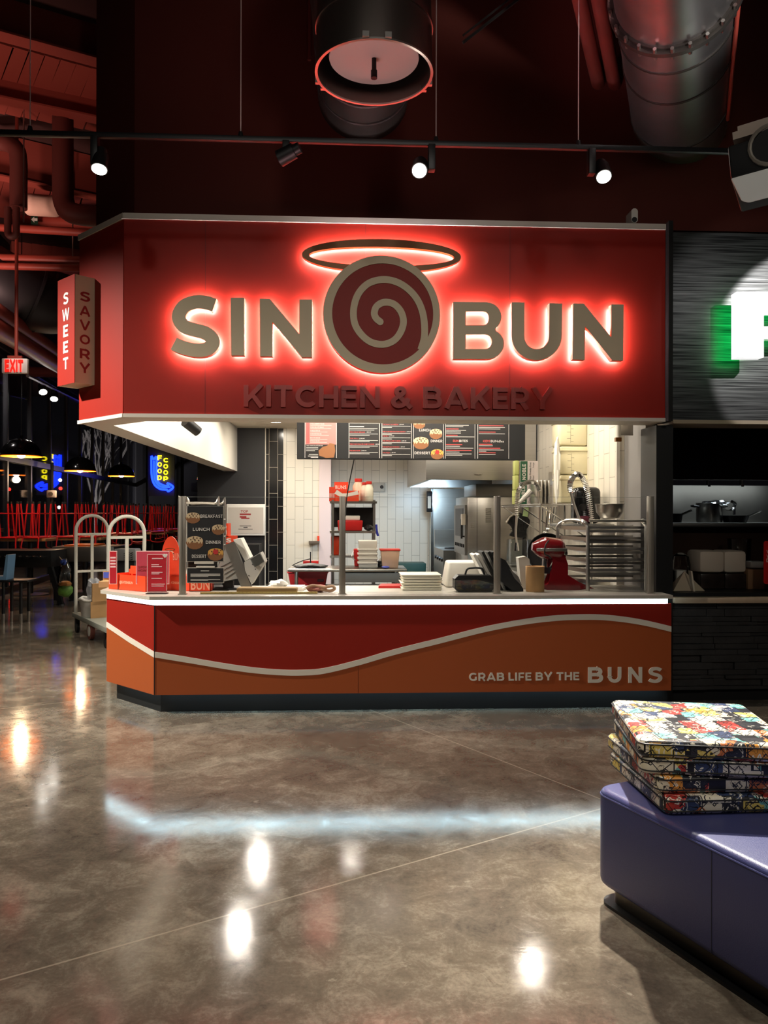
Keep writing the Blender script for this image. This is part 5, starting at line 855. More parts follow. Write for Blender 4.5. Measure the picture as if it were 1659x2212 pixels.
o = thing('neighbour_hood', 'dark stainless extraction hood in the dim kitchen of the next stall', 'hood', (5, 8, 2)); MB().box(2.64, 7.5, 8.2, 9.4, ZZ(1033, 8.2), 2.9).build('body', mat('hood_brown', (96, 76, 66), .3, .9, var=.1, vs=2, stretch=(2, 1, .3)), o); MB().box(2.64, 7.5, 8.17, 8.2, ZZ(1046, 8.2), ZZ(1034, 8.2)).build('steel_lip', chrome, o)
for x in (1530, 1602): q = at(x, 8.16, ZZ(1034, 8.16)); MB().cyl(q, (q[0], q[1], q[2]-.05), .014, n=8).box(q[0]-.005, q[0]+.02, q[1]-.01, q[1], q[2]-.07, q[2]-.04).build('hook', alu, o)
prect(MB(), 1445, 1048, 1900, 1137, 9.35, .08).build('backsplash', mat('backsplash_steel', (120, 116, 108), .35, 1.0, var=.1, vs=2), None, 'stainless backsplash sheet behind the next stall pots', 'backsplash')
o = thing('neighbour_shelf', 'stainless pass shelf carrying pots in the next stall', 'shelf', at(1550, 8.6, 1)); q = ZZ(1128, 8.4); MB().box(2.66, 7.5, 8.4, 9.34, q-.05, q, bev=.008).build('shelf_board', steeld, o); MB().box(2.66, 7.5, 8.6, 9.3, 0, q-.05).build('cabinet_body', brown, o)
def pot(nm, lab, x0, x1, y0, Yp, m_, extra=None):
    X0, X1 = XX(x0, Yp), XX(x1, Yp); r = (X1-X0)/2; zt_ = ZZ(y0, Yp); o = thing(nm, lab, 'pot', ((X0+X1)/2, Yp, q))
    MB().lathe([(r*.94, 0), (r, .02), (r, zt_-q), (r*1.04, zt_-q+.008), (r*.96, zt_-q), (r*.9, .02), (.001, .015)], ((X0+X1)/2, Yp, q+.001), 28).build('body', m_, o)
    for sgn in (-1, 1): c = ((X0+X1)/2+sgn*r, Yp, zt_-.035); MB().tube([(c[0], Yp-.05, c[2]), (c[0]+sgn*.05, Yp-.04, c[2]+.01), (c[0]+sgn*.05, Yp+.04, c[2]+.01), (c[0], Yp+.05, c[2])], .012, 6).build('handle', black, o)
    return o, ((X0+X1)/2, Yp, zt_, r)
o, pc = pot('stock_pot', 'tall steel stock pot covered with foil in the next stall', 1506, 1558, 1086, 8.75, steel)
blob(MB(), (pc[0]+.05, pc[1], pc[2]+.0), (pc[3]*1.02, pc[3]*1.02, .04), 20, .2, 9).build('aluminium_foil', mat('foil', (225, 228, 232), .2, 1.0), None, 'crinkled foil sheet over the tall stock pot', 'foil')
for i, (x0, x1, y0) in enumerate(((1450, 1474, 1108), (1560, 1616, 1112))):
    X0, X1 = XX(x0, 8.7), XX(x1, 8.7); o = thing('frying_pan', ['small pan with a raised handle beside the black pillar', 'wide shallow pan with its handle up beyond the stock pot'][i], 'pan', ((X0+X1)/2, 8.7, q), 0); r = (X1-X0)/2
    MB().lathe([(r*.8, .0), (r, ZZ(y0, 8.7)-q), (r*.97, ZZ(y0, 8.7)-q), (r*.78, .008), (.001, .008)], ((X0+X1)/2, 8.7, q+.001), 24).build('body', darkmetal, o); MB().tube([(X1-.02, 8.68, ZZ(y0, 8.7)-.01), at((1493, 1643)[i], 8.5, ZZ((1101, 1101)[i], 8.5))], .014, 8).build('handle', steel, o)
o = thing('wall_faucet', 'small wall mounted faucet over the next stall shelf', 'faucet', at(1585, 9.3, 1.5)); MB().tube(smooth_path([at(1570, 9.3, ZZ(1098, 9.3)), at(1582, 9.2, ZZ(1098, 9.2)), at(1588, 9.2, ZZ(1086, 9.2)), at(1581, 9.15, ZZ(1081, 9.15))], 4), .018, 8).cyl(at(1586, 9.2, ZZ(1110, 9.2)), at(1586, 9.2, ZZ(1084, 9.2)), .016, n=8).build('spout', chrome, o)
cz = ZZ(1284, 6.1)+.001; Yc = 6.45
for i, (x0, x1) in enumerate(((1514, 1566), (1567, 1614))):
    prect(MB(), x0, 1239, x1, 1290, Yc, .26, .01, zb=cz).build('wrapped_crate', mat('wrap_dark', (44, 34, 30), .25, var=.3, vs=14), None, ['dark film-wrapped bundle below the wider white bag', 'dark film-wrapped bundle next to the brown carton'][i], 'bundle')
    m_ = prect(MB(), x0-2, 1190, x1, 1239, Yc-.01, .27, .03, zb=ZZ(1239, Yc)+.002); m_.build('white_bag', mat('bag_white', (196, 182, 164), .6, bump=.4, bs=12), None, ['wider white paper bag on the dark bundles', 'white paper bag beside the brown carton'][i], 'bag')
o = thing('napkin_stand', 'pale folded pyramid stand on the next stall ledge', 'stand', at(1489, 6.3, cz)); g = lambda x, y: tuple(PQ(x, y, 6.3).xz)
m_ = MB(); X0, X1 = XX(1455, 6.3), XX(1523, 6.3); zt_ = ZZ(1236, 6.3); xm = XX(1490, 6.3)
m_.add([(X0, 6.3, cz), (X1, 6.3, cz), (X1-.03, 6.5, cz), (X0+.03, 6.5, cz), (xm, 6.4, zt_)], [(0, 3, 2, 1), (0, 1, 4), (1, 2, 4), (2, 3, 4), (3, 0, 4)]); m_.build('pyramid_body', mat('stand_beige', (176, 158, 136), .6), o)
MB().poly([[(xm-.008, zt_+.01), (xm+.004, zt_+.01), (XX(1500, 6.28), cz), (XX(1496, 6.28), cz)]], 6.26, 6.31).build('centre_fin', mat('fin_pale', (206, 190, 168), .6), o)
o = thing('cup_dispenser', 'clear plastic dome of cups standing by the black pillar', 'dispenser', at(1470, 6.6, cz)); MB().lathe([(.08, 0), (.085, .2), (.07, .27), (.03, .3), (.001, .305)], at(1470, 6.62, cz), 20).build('dome', clearp, o); MB().lathe([(.05, 0), (.065, .15), (.001, .15)], at(1466, 6.62, cz), 16).build('cup', white, o)
prect(MB(), 1616, 1230, 1664, 1290, 6.42, .2, .003, zb=cz).build('brown_carton', mat('carton_brown', (128, 92, 62), .8), None, 'plain brown carton on the ledge next to the red card', 'carton')
prect(MB(), 1622, 1213, 1652, 1228, 6.5, .1, .008, zb=ZZ(1230, 6.42)+.002).build('white_tub', white, None, 'low white tub on top of the brown carton', 'tub')
o = thing('red_notice', 'bright red rounded notice card cut by the frame edge', 'sign', at(1660, 6.2, cz)); MB().poly([rrect(XX(1650, 6.2), XX(1720, 6.2), ZZ(1263, 6.2), ZZ(1168, 6.2), .02)], 6.2, 6.204).build('card', red_plastic, o); MB().box(XX(1660, 6.2), XX(1700, 6.2), 6.2, 6.26, cz, ZZ(1262, 6.2)).build('foot', clearp, o)
t = MB(); [t.text(c_, XX(1656, 6.2), XX(1662, 6.2), ZZ(y+4, 6.2), ZZ(y-4, 6.2), 6.2, .001, .02) for c_, y in (('V', 1192), ('V', 1202), ('D', 1211))]; t.build('lettering', txt, o)
o = thing('clear_bucket', 'clear plastic bucket in the dim kitchen behind the white bags', 'bucket', at(1597, 8.3, .9)); MB().lathe([(.11, 0), (.125, .3), (.13, .31), (.12, .31), (.105, .01), (.001, .01)], at(1597, 8.25, ZZ(1225, 8.25)), 20).build('body', clearp, o); MB().box(XX(1570, 8.25), XX(1625, 8.25), 8.1, 8.45, 0, ZZ(1225, 8.25)).build('stand', blackm, o)
# ------------------------------------------------------------------ ottoman and cushions
A_ = PG(1306, 1948); B_ = PG(1659, 2186); MO, LO = frame_M(A_.xy, B_.xy)   # x runs towards the viewer, the seat lies on the far side
W_ = .80
o = thing('ottoman_bench', 'violet-blue vinyl ottoman bench with rounded corners on a dark recessed base', 'ottoman', (A_.x, A_.y, 0), 0)
m_ = MB(); m_.box(-.035, 1.45, -.03, W_, .075, .455); es = [e for e in m_.bm.edges if abs(e.verts[0].co.z-e.verts[1].co.z) > .1]
bev(m_.bm, es, .07, 6); bev(m_.bm, [e for e in m_.bm.edges if e.verts[0].co.z > .45 and e.verts[1].co.z > .45 and e.calc_face_angle(0) > .5], .025, 4); bev(m_.bm, [e for e in m_.bm.edges if e.verts[0].co.z < .08 and e.verts[1].co.z < .08 and e.calc_face_angle(0) > .5], .03, 3)
vin = mat('violet_vinyl', (66, 70, 118), .38, spec=.5, bump=.12, bs=260); m_.xf(MO).build('upholstery', vin, o)
rp = lambda x0, x1, y0, y1, r, z: [MO @ Vector((p[0], p[1], z)) for p in rrect(x0, x1, y0, y1, r, 6)]
MB().tube(rp(-.034, 1.449, -.029, W_-.001, .07, .432), .004, 6, closed=True).build('piping', vin, o)
MB().box(.55, .553, -.0312, -.029, .09, .43, M=MO).build('seam', mat('seam_dark', (36, 36, 60), .6), o)
MB().plan([tuple(p.xy) for p in rp(.01, 1.4, .015, W_-.04, .05, 0)], .012, .08).build('recessed_base', mat('base_bronze', (84, 78, 70), .3, .8), o)
MB().plan([tuple(p.xy) for p in rp(-.02, 1.43, -.02, W_-.02, .06, 0)], 0, .012).build('base_plate', black, o)
def collage():
    m = bpy.data.materials.new('collage_vinyl'); m.use_nodes = True; nt = m.node_tree; b = nt.nodes['Principled BSDF']; L = nt.links.new; N = nt.nodes.new
    tc = N('ShaderNodeTexCoord'); oi = N('ShaderNodeObjectInfo'); ad = N('ShaderNodeVectorMath'); ad.operation = 'ADD'; L(tc.outputs['Object'], ad.inputs[0])
    cb = N('ShaderNodeCombineXYZ'); L(oi.outputs['Random'], cb.inputs[0]); L(oi.outputs['Random'], cb.inputs[1]); L(cb.outputs[0], ad.inputs[1])
    v = N('ShaderNodeTexVoronoi'); v.distance = 'CHEBYCHEV'; v.inputs['Scale'].default_value = 14; v.inputs['Randomness'].default_value = .9; L(ad.outputs[0], v.inputs['Vector'])
    sp = N('ShaderNodeSeparateColor'); L(v.outputs['Color'], sp.inputs[0]); r = N('ShaderNodeValToRGB'); L(sp.outputs[0], r.inputs[0]); r.color_ramp.interpolation = 'CONSTANT'
    pal = [(40, 42, 50), (232, 220, 192), (56, 70, 104), (230, 154, 60), (120, 190, 184), (236, 226, 200), (52, 52, 56), (186, 58, 50), (230, 204, 104), (228, 216, 190), (210, 120, 66), (238, 230, 210)]
    e = r.color_ramp.elements; e[0].color = lin(pal[0]); e[1].position = 1/12; e[1].color = lin(pal[1])
    for i in range(2, 12): x = e.new(i/12); x.color = lin(pal[i])
    # lettering-like strokes and torn edges over the patches
    w = N('ShaderNodeTexVoronoi'); w.distance = 'MANHATTAN'; w.feature = 'F1'; w.inputs['Scale'].default_value = 17; L(ad.outputs[0], w.inputs['Vector'])
    n = N('ShaderNodeTexNoise'); n.inputs['Scale'].default_value = 20; n.inputs['Detail'].default_value = 2; n.inputs['Distortion'].default_value = 1.2; L(ad.outputs[0], n.inputs['Vector'])
    def rng(src, a0, a1):
        g = N('ShaderNodeMath'); g.operation = 'GREATER_THAN'; g.inputs[1].default_value = a0; L(src, g.inputs[0]); h = N('ShaderNodeMath'); h.operation = 'LESS_THAN'; h.inputs[1].default_value = a1; L(src, h.inputs[0])
        k = N('ShaderNodeMath'); k.operation = 'MULTIPLY'; L(g.outputs[0], k.inputs[0]); L(h.outputs[0], k.inputs[1]); return k.outputs[0]
    col = r.outputs[0]
    for src, a0, a1, c in ((n.outputs[0], .57, .60, (22, 22, 24)), (n.outputs[0], .38, .43, (240, 232, 212)), (v.outputs['Distance'], .52, .58, (22, 22, 26)), (w.outputs['Distance'], .66, .74, (26, 26, 30))):
        mx = N('ShaderNodeMixRGB'); mx.inputs[2].default_value = lin(c); L(rng(src, a0, a1), mx.inputs[0]); L(col, mx.inputs[1]); col = mx.outputs[0]
    L(col, b.inputs['Base Color']); b.inputs['Roughness'].default_value = .38; return m
cm = collage(); pipem = mat('cushion_piping', (40, 40, 40), .5)
for i, (h0, f, bk, lab) in enumerate(((.456, (1437, 1763), (1314, 1652), 'bottom patterned seat cushion resting on the violet bench'), (.521, (1420, 1716), (1309, 1613), 'second patterned seat cushion from the bottom, pushed out to the side'), (.586, (1386, 1673), (1323, 1578), 'third patterned seat cushion, under the top one'), (.649, (1381, 1637), (1319, 1541), 'topmost patterned seat cushion of the stack'))):
    p, q = PG(*f, h0), PG(*bk, h0); MK, lk = frame_M(q.xy, p.xy); o = thing('seat_cushion', lab, 'cushion', (p.x, p.y, h0), 0, 'stacked patterned cushions')
    m_ = MB(); m_.box(0, lk, 0, .56, h0+.0005, h0+.0635); bev(m_.bm, [e for e in m_.bm.edges if abs(e.verts[0].co.z-e.verts[1].co.z) > .03], .035, 4); bev(m_.bm, [e for e in m_.bm.edges if e.calc_face_angle(0) > .8], .016, 4)
    m_.xf(MK).build('cover', cm, o)
    for zz in (h0+.014, h0+.051): MB().tube([MK @ Vector((a, b, zz)) for a, b in rrect(-.0005, lk+.0005, -.0005, .5605, .036)], .0028, 5, closed=True).build('piping', pipem, o)
# ------------------------------------------------------------------ dining hall beyond the stall
WA, WB = PW(110, 1104, 17.5), PW(290, 1104, 29.0); wdir = Vector((WB.x-WA.x, WB.y-WA.y)).normalized(); wlen = (WB.xy-WA.xy).length
MWn = Matrix.Translation((WA.x, WA.y, 0)) @ Matrix.Rotation(math.atan2(wdir.y, wdir.x), 4, 'Z')
frame = mat('window_frame', (18, 19, 24), .4, .3); wgl = glass('window_glass', (.9, .9, .93, 1), .5); TOPZ = 4.5
xs = [-7.6+1.5*i for i in range(15)]; xs = [x for x in xs if x < wlen+.8]
for i, (a, b) in enumerate(zip(xs, xs[1:])):
    wo = thing('window_%d' % (i+1), None, None); wo['kind'] = 'structure'
    MB().box(a-.04, a+.04, -.03, .05, 0, TOPZ, M=MWn).box(a, b, -.05, .06, 2.48, 2.6, M=MWn).box(a, b, -.05, .06, 0, .12, M=MWn).box(a, b, -.05, .06, TOPZ-.1, TOPZ, M=MWn).build('window_frame', frame, wo)
    MB().box(a+.05, b-.05, .0, .012, .12, TOPZ-.1, M=MWn).build('pane', wgl, wo)
struct('wall_over_windows', MB().box(xs[0], xs[-1], -.1, .2, TOPZ, 6.5, M=MWn), mat('hall_wall_dark', (30, 22, 26), .8))
fa = MWn @ Vector((xs[-1], 0, 0)); struct('wall_far', MB().box(fa.x-.1, 12, fa.y, fa.y+.2, 0, 6.5), mat('far_wall', (26, 26, 36), .7))
m_ = MB(); fx = fa.x
for i in range(8): m_.box(fx+.3+1.3*i, fx+.42+1.3*i, fa.y-.1, fa.y, 0, 4.6)
struct('trim_5', m_, frame)
o = thing('display_ledge', 'long dark shelf along the far wall under the blue arrow glow', 'shelf', (fx+4, fa.y-.4, 2.3)); q = PW(400, 1053, fa.y-.5); MB().box(fx+2.2, fx+8, fa.y-.5, fa.y-.0, q.z-.16, q.z+.16).build('shelf_board', mat('ledge_navy', (40, 42, 62), .4), o)
# neon sign
Zn = 24.0; yel = mat('neon_yellow', (255, 240, 60), .5, emit=(255, 235, 20), es=4.0); blu = mat('neon_blue', (40, 60, 255), .5, emit=(14, 40, 255), es=9.0)
o = thing('neon_sign', 'neon sign with yellow FOOD COOP letters and a curved blue arrow', 'neon sign', tuple(PW(350, 1015, Zn)))
nY = PW(350, 1015, Zn).y; n2 = lambda x, y: PQ(x, y, nY)
MB().box(n2(320, 0).x, n2(378, 0).x, nY+.1, nY+.16, n2(0, 1070).z, n2(0, 940).z).build('backing_panel', mat('neon_backing', (20, 20, 26), .5), o)
for off in (0, 6, 12):
    pass
MB().tube([n2(*p) for p in smooth_path([Vector(v) for v in ((327, 985), (327, 1005), (328, 1030), (334, 1047), (346, 1056), (360, 1058), (364, 1061), (374, 1052), (362, 1044), (363, 1050), (352, 1048), (342, 1042), (338, 1030), (338, 1005), (338, 987), (332, 992), (327, 985))], 5)], .035, 6).build('arrow_tube', blu, o)
MB().tube([n2(*p) for p in smooth_path([Vector(v) for v in ((332.5, 995), (333, 1030), (339, 1045), (350, 1052), (368, 1052))], 5)], .03, 6).build('arrow_tube', blu, o)
t = MB()
for k, ch in enumerate('FOOD'): yc = 989+14.3*k; caps(t, ch, n2(343.5, 0).x, n2(352, 0).x, n2(340, yc+5).z, n2(340, yc-5).z, nY, .03, .2)
for k, ch in enumerate('COOP'): yc = 994+13.3*k; caps(t, ch, n2(356, 0).x, n2(365.5, 0).x, n2(340, yc+4.8).z, n2(340, yc-4.8).z, nY, .03, .2)
t.build('neon_lettering', yel, o)
MB().cyl(n2(350, 945), (n2(350, 0).x, nY, 6.5), .02, n=6).build('hanger_rod', black, o)
# pendants
pin = mat('pendant_inside', (255, 150, 30), .5, emit=(255, 120, 10), es=1.1)
for i, (px, py, w, z, lab, cc) in enumerate(((46, 985, 82, 13.1, 'large black dome pendant with a glowing bulb, nearest of the row', 0), (173, 1017, 65, 16.5, 'second black dome pendant in the row over the tables', 0), (262, 1028, 55, 19.4, 'third black dome pendant in the row, beside the neon arrow', 0), (450, 1035, 48, 22.4, 'black dome pendant with an orange rim seen below the white header', 1))):
    c = PW(px, py, z); r = w/2*z/F; o = thing('pendant_lamp', lab, 'pendant lamp', tuple(c), 0, 'black dome pendants')
    hh = r*.93; out = [(r*math.cos(t/10*1.5708), hh*math.sin(t/10*1.5708)) for t in range(10)]+[(.03, hh), (.025, hh+.05)]; 
    MB().lathe(out, tuple(c), 32, caps=(0, 1)).build('shade', mat('gloss_black', (12, 12, 13), .15), o)
    MB().lathe([(r*.99*math.cos(t/8*1.5), hh*.93*math.sin(t/8*1.5)-.012) for t in range(8)]+[(.01, hh*.95)], tuple(c), 32, caps=(0, 1)).build('shade_lining', pin, o)
    MB().ball((c.x, c.y, c.z+.03), .07, 12).build('light_bulb', bulb, o); MB().cyl((c.x, c.y, c.z+hh), (c.x, c.y, 6.5), .008, n=6).build('cord', black, o)
    lamp('POINT', 'pendant_glow', (c.x, c.y, c.z-.12), 28, (1, .72, .4), size=.08)
# exit sign
z = 9.6; c = PW(33, 788, z); ey = c.y; e2 = lambda x, y: PQ(x, y, ey); o = thing('exit_sign', 'white box sign with glowing red EXIT letters on a red drop pipe', 'exit sign', tuple(c))
MB().box(e2(5, 0).x, e2(61, 0).x, ey, ey+.06, e2(33, 806).z, e2(33, 774).z, bev=.012).build('housing', mat('exit_white', (226, 206, 202), .5), o); t = MB(); caps(t, 'EXIT', e2(13, 0).x, e2(52, 0).x, e2(33, 803).z, e2(33, 777).z, ey, .008, .2); t.build('lettering', mat('exit_red', (255, 30, 20), .5, emit=(255, 20, 10), es=1.6), o)
MB().box(e2(17, 0).x, e2(48, 0).x, ey+.01, ey+.05, e2(33, 774).z, e2(33, 768).z).cyl((c.x, ey+.03, e2(33, 770).z), (c.x, ey+.03, 6.5), .022, n=8).build('drop_pipe', pr, o)
ra, rb = PW(60, 812, 13.0), PW(172, 866, 18.0); MB().cyl(ra, rb, .03, n=6).build('far_track', black, None, 'far lighting track below the ceiling pipes beyond the EXIT box', 'lighting track')
for px, py, zz, aim in ((92, 841, 14.3, (-4, 12, 0)), (117, 856, 15.3, (-5, 13, 0))): head(px, py, aim, 1, 'small lit spotlight on the far track, '+('closer to the EXIT box' if px < 100 else 'farther along from the EXIT box'), 'track_spotlight', Y=PW(px, py, zz).y, s=1.5, dx=.0)
# overhead pipes and deck ribs
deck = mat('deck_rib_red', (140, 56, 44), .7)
m_ = MB()
def ceil_bar(p, q, w, z0_, z1_):
    a, b = PG(*p, z1_), PG(*q, z1_); M, l = frame_M(a.xy, b.xy); m_.box(0, l, -w/2, w/2, z0_, z1_, M=M)
for k in range(14):
    x = -40+34*k; ceil_bar((x+52, 62+.28*x), (x, 205+.2*x), .16, 6.28, 6.5)
for k in range(9): x = -30+34*k; ceil_bar((x+30, 330+.2*x), (x, 440+.2*x), .2, 6.28, 6.5)
for k in range(9): x = 20+22*k; ceil_bar((x+18, 520+.12*x), (x-8, 585+.12*x), .2, 6.28, 6.5)
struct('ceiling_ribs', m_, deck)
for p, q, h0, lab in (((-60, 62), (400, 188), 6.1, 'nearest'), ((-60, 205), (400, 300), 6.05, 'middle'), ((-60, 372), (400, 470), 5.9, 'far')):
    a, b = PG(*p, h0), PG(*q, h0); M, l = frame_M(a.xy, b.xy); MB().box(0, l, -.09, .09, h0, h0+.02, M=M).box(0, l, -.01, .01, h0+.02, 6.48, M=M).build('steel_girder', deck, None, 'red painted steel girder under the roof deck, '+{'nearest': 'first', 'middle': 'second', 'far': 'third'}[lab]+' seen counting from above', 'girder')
def pipe(lab, pts, r, m_=None, n=16, name='ceiling_pipe', bend=0):
    P = [PW(*p) for p in pts]; P = smooth_path(P, bend) if bend else P; return MB().tube(P, r, n).build(name, m_ or pr, None, lab, 'pipe')
K = lambda px, z: px/2*z/F
pipe('upper of two close parallel red pipes meeting the angled fascia', [(-60, 555, 10.5), (230, 565, 10.2)], K(18, 10.4))
pipe('lower of two close parallel red pipes meeting the angled fascia', [(-60, 573, 10.4), (230, 581, 10.1)], K(15, 10.4))
pipe('thick red pipe running just below the arrow-marked pipe', [(-60, 488, 10.8), (230, 505, 10.4)], K(17, 10.6))
o = pipe('red pipe carrying a green and white arrow band', [(30, 476, 11.6), (230, 484, 11.2)], K(24, 11.4))
q = PW(76, 476, 11.3); MB().box(q.x-.05, q.x+.05, q.y-.03, q.y-.02, q.z-.07, q.z+.07).poly([[(q.x-.045, q.z), (q.x, q.z+.045), (q.x, q.z+.018), (q.x+.045, q.z+.018), (q.x+.045, q.z-.018), (q.x, q.z-.018), (q.x, q.z-.045)]], q.y-.033, q.y-.03, mi=1).build('arrow_band', [mat('band_green', (24, 60, 40), .5), txt], o)
pipe('high red pipe just under the black track', [(-60, 342, 12.4), (230, 352, 12.0)], K(16, 12)); pipe('slimmer red pipe just under the high one', [(-60, 360, 12.6), (230, 370, 12.2)], K(12, 12))
dk = mat('pipe_maroon', (92, 40, 34), .55)
pipe('thick dark pipe dropping down and bending toward the fascia', [(136, 238, 8.9), (136, 300, 8.85), (136, 400, 8.8), (138, 436, 8.78), (152, 458, 8.75), (190, 466, 8.7), (260, 468, 8.6)], K(44, 8.8), dk, 20, bend=6)
pipe('thick dark pipe elbow dropping beside the thin cable', [(-40, 305, 9.6), (10, 308, 9.55), (34, 322, 9.5), (40, 350, 9.5), (40, 400, 9.5), (40, 450, 9.5)], K(36, 9.5), dk, 20, bend=6)
pipe('small U shaped trap pipe hanging under the elbow', [(17, 448, 9.3), (17, 490, 9.3), (18, 506, 9.3), (26, 511, 9.3), (34, 506, 9.3), (35, 490, 9.3), (35, 448, 9.3)], K(15, 9.3), dk, 12, bend=5)
pipe('pale pink wrapped pipe section between the dark pipes', [(58, 440, 10.2), (64, 442, 10.2), (120, 446, 10.1), (128, 447, 10.1)], [K(30, 10.2), K(46, 10.2), K(44, 10.1), K(36, 10.1)], mat('insulation', (220, 176, 158), .8, bump=.6, bs=10), 18, 'pipe_insulation')
for i in range(2): pipe('red conduit running off into the distance, '+['upper', 'lower'][i]+' of the slanting pair', [(-40, 655+34*i, 9), (178, 800+22*i, 17)], .13, pr, 14)
pipe('dark red level pipe above the far track', [(60, 803, 15.5), (230, 808, 15)], K(22, 15.3), dk)
o = thing('hall_duct', 'large dark ribbed duct elbow below the parallel red pipes', 'duct', tuple(PW(80, 640, 12.5))); gd = mat('duct_dark', (54, 48, 52), .5, .5)
MB().tube(smooth_path([PW(-90, 560, 10.6), PW(20, 622, 10.8), PW(90, 650, 11.2), PW(130, 655, 12), PW(150, 665, 13.5)], 8), .46, 28).build('duct_body', gd, o)
for p in ((70, 643, 11.0), (92, 651, 11.2), (112, 654, 11.6)): c = PW(*p); MB().cyl(c, c+Vector((.03, .02, -.012)), .48, n=28).build('gore_seam', gd, o)
for i, (x, z, y0_) in enumerate(((51, 9.0, 480), (157, 10.5, 560))):
    c = PW(x, y0_, z); MB().cyl(c, (c.x, c.y, 6.5), .009, n=6).build('hanger_rod', alu, None, ['thin steel hanger rod in front of the dark elbow pipe', 'thin steel hanger rod next to the angled fascia'][i], 'rod')
# ------------------------------------------------------------------ bar tables with upturned stools
sred = mat('stool_red', (190, 24, 30), .35); wood = mat('table_wood', (176, 132, 84), .5, var=.1, vs=8)
def make_table():
    t = thing('bar_table', 'x', 'table', (0, 0, 0)); MB().box(-.42, .42, -.38, .38, 1.0, 1.05, bev=.006).build('tabletop', [wood], t); MB().cyl((0, 0, .02), (0, 0, 1.0), .05, n=12).build('column', black, t); MB().lathe([(.32, 0), (.32, .015), (.06, .03)], (0, 0, 0), 24).build('base', black, t); return t
def make_stool():   # upturned: seat at z=0, feet at top
    t = thing('bar_stool', 'x', 'stool', (0, 0, 0)); MB().box(-.17, .17, -.17, .17, 0, .03, bev=.012).build('seat', sred, t)
    for sx in (-1, 1):
        for sy in (-1, 1):
            a, b = Vector((.14*sx, .14*sy, .03)), Vector((.185*sx, .185*sy, .66)); l = MB().tube([a, b], .014, 8).build('leg', sred, t); MB().cyl(b-Vector((0, 0, .03)), b+Vector((0, 0, .012)), .018, n=8).build('foot_cap', black, l)
    k = .172; MB().tube([(-k, -k, .45), (k, -k, .45), (k, k, .45), (-k, k, .45)], .009, 6, closed=True).build('foot_ring', sred, t)
    MB().tube(smooth_path([Vector(v) for v in ((-.15, .16, .01), (-.16, .19, -.1), (-.15, .2, -.2), (0, .22, -.23), (.15, .2, -.2), (.16, .19, -.1), (.15, .16, .01))], 4), .013, 8).build('backrest', sred, t); return t
T0 = make_table(); S0_ = make_stool(); first = True
LB = [('low wooden topped bar table nearest the foosball table', ''), ('bar table behind the far hoop of the cart', ''), ('bar table behind the nearer hoop of the cart', ''), ('bar table beneath the neon sign', ''), ('farthest-back bar table', '')]
SP = ((66, 14.2), (184, 14.8), (262, 16.6), (330, 18.6), (364, 21.0)); WHERE = ('by the foosball table', 'behind the far hoop', 'behind the nearer hoop', 'below the neon sign', 'last in the row')
POS = (('front corner by the window', -.22, -.46), ('front corner by the stall', .2, -.46), ('back corner by the window', -.2, .46), ('back corner by the stall', .22, .46))
LBT = ('bar table standing nearest the foosball table', 'bar table standing behind the far hoop of the cart', 'bar table standing behind the nearer hoop of the cart', 'bar table standing below the neon sign', 'last bar table at the back of the hall')
for k, (px, z) in enumerate(SP):
    c = PW(px, 1104, z); t = T0 if k == 0 else dup(T0, (c.x, c.y, 0)); t.location = (c.x, c.y, 0); t['label'] = LBT[k]; t['group'] = 'bar tables'
    for j, (wl, dx, dy) in enumerate(POS):
        rz = random.uniform(-.25, .25)+(math.pi if dy > 0 else 0)+math.pi; lab = 'upturned red stool, %s of table %s' % (wl, WHERE[k])
        s = S0_ if (k, j) == (0, 0) else dup(S0_, (0, 0, 0)); s.location = (c.x+dx, c.y+dy*.55, 1.051); s.rotation_euler = (0, 0, rz); s['label'] = lab; s['group'] = 'upturned red stools'
# ------------------------------------------------------------------ game tables, bag, bench
z = 12.6; c = PW(52, 1104, z); fy = c.y; f2 = lambda x: PQ(x, 1105, fy).x
o = thing('foosball_table', 'black foosball table with chrome rods and splayed legs', 'game table', (c.x, c.y, 0))
MB().box(f2(-60), f2(111), fy, fy+.7, .62, .9, bev=.01).build('cabinet', black, o)
for k in range(7): x = f2(8+15*k); MB().cyl((x, fy-.14, .8), (x, fy+.84, .8), .01, n=8).build('rod', chrome, o); MB().cyl((x, fy-.24, .8), (x, fy-.14, .8), .022, n=8).build('rod_handle', black, o)
for x, s in ((f2(105), 1), (f2(-50), -1)):
    for y in (fy+.06, fy+.62): MB().tube([(x, y, .64), (x+.18*s, y, .02)], .055, 4).cyl((x+.18*s, y, 0), (x+.18*s, y, .02), .06, n=10).build('leg', black, o)
o = thing('shuffleboard_table', 'brushed steel sided game table with an orange rail', 'game table', (f2(172), fy+.5, 0))
Ys = 13.6; s2 = lambda x: PQ(x, 1105, Ys).x; MB().box(s2(112), s2(246), Ys, Ys+.9, ZZ(1213, Ys), ZZ(1181, Ys), bev=.02).build('cabinet', steeld, o); MB().box(s2(134), s2(196), Ys+.1, Ys+.8, ZZ(1181, Ys), ZZ(1178, Ys)).build('orange_rail', mat('rail_orange', (236, 110, 40), .4), o)
for x in (s2(122), s2(236)):
    for y in (Ys+.1, Ys+.8): MB().box(x-.06, x+.06, y-.06, y+.06, 0, ZZ(1213, Ys)).build('leg', black, o)
z = 11.8; cY = PW(141, 1250, z).y; o = thing('toy_bag', 'clear plastic bag with green and orange print hanging at the game table', 'bag', at(141, cY, .5)); b_ = MB(); bz = [(ZZ(1290, cY)), ZZ(1262, cY), ZZ(1235, cY), ZZ(1212, cY)]
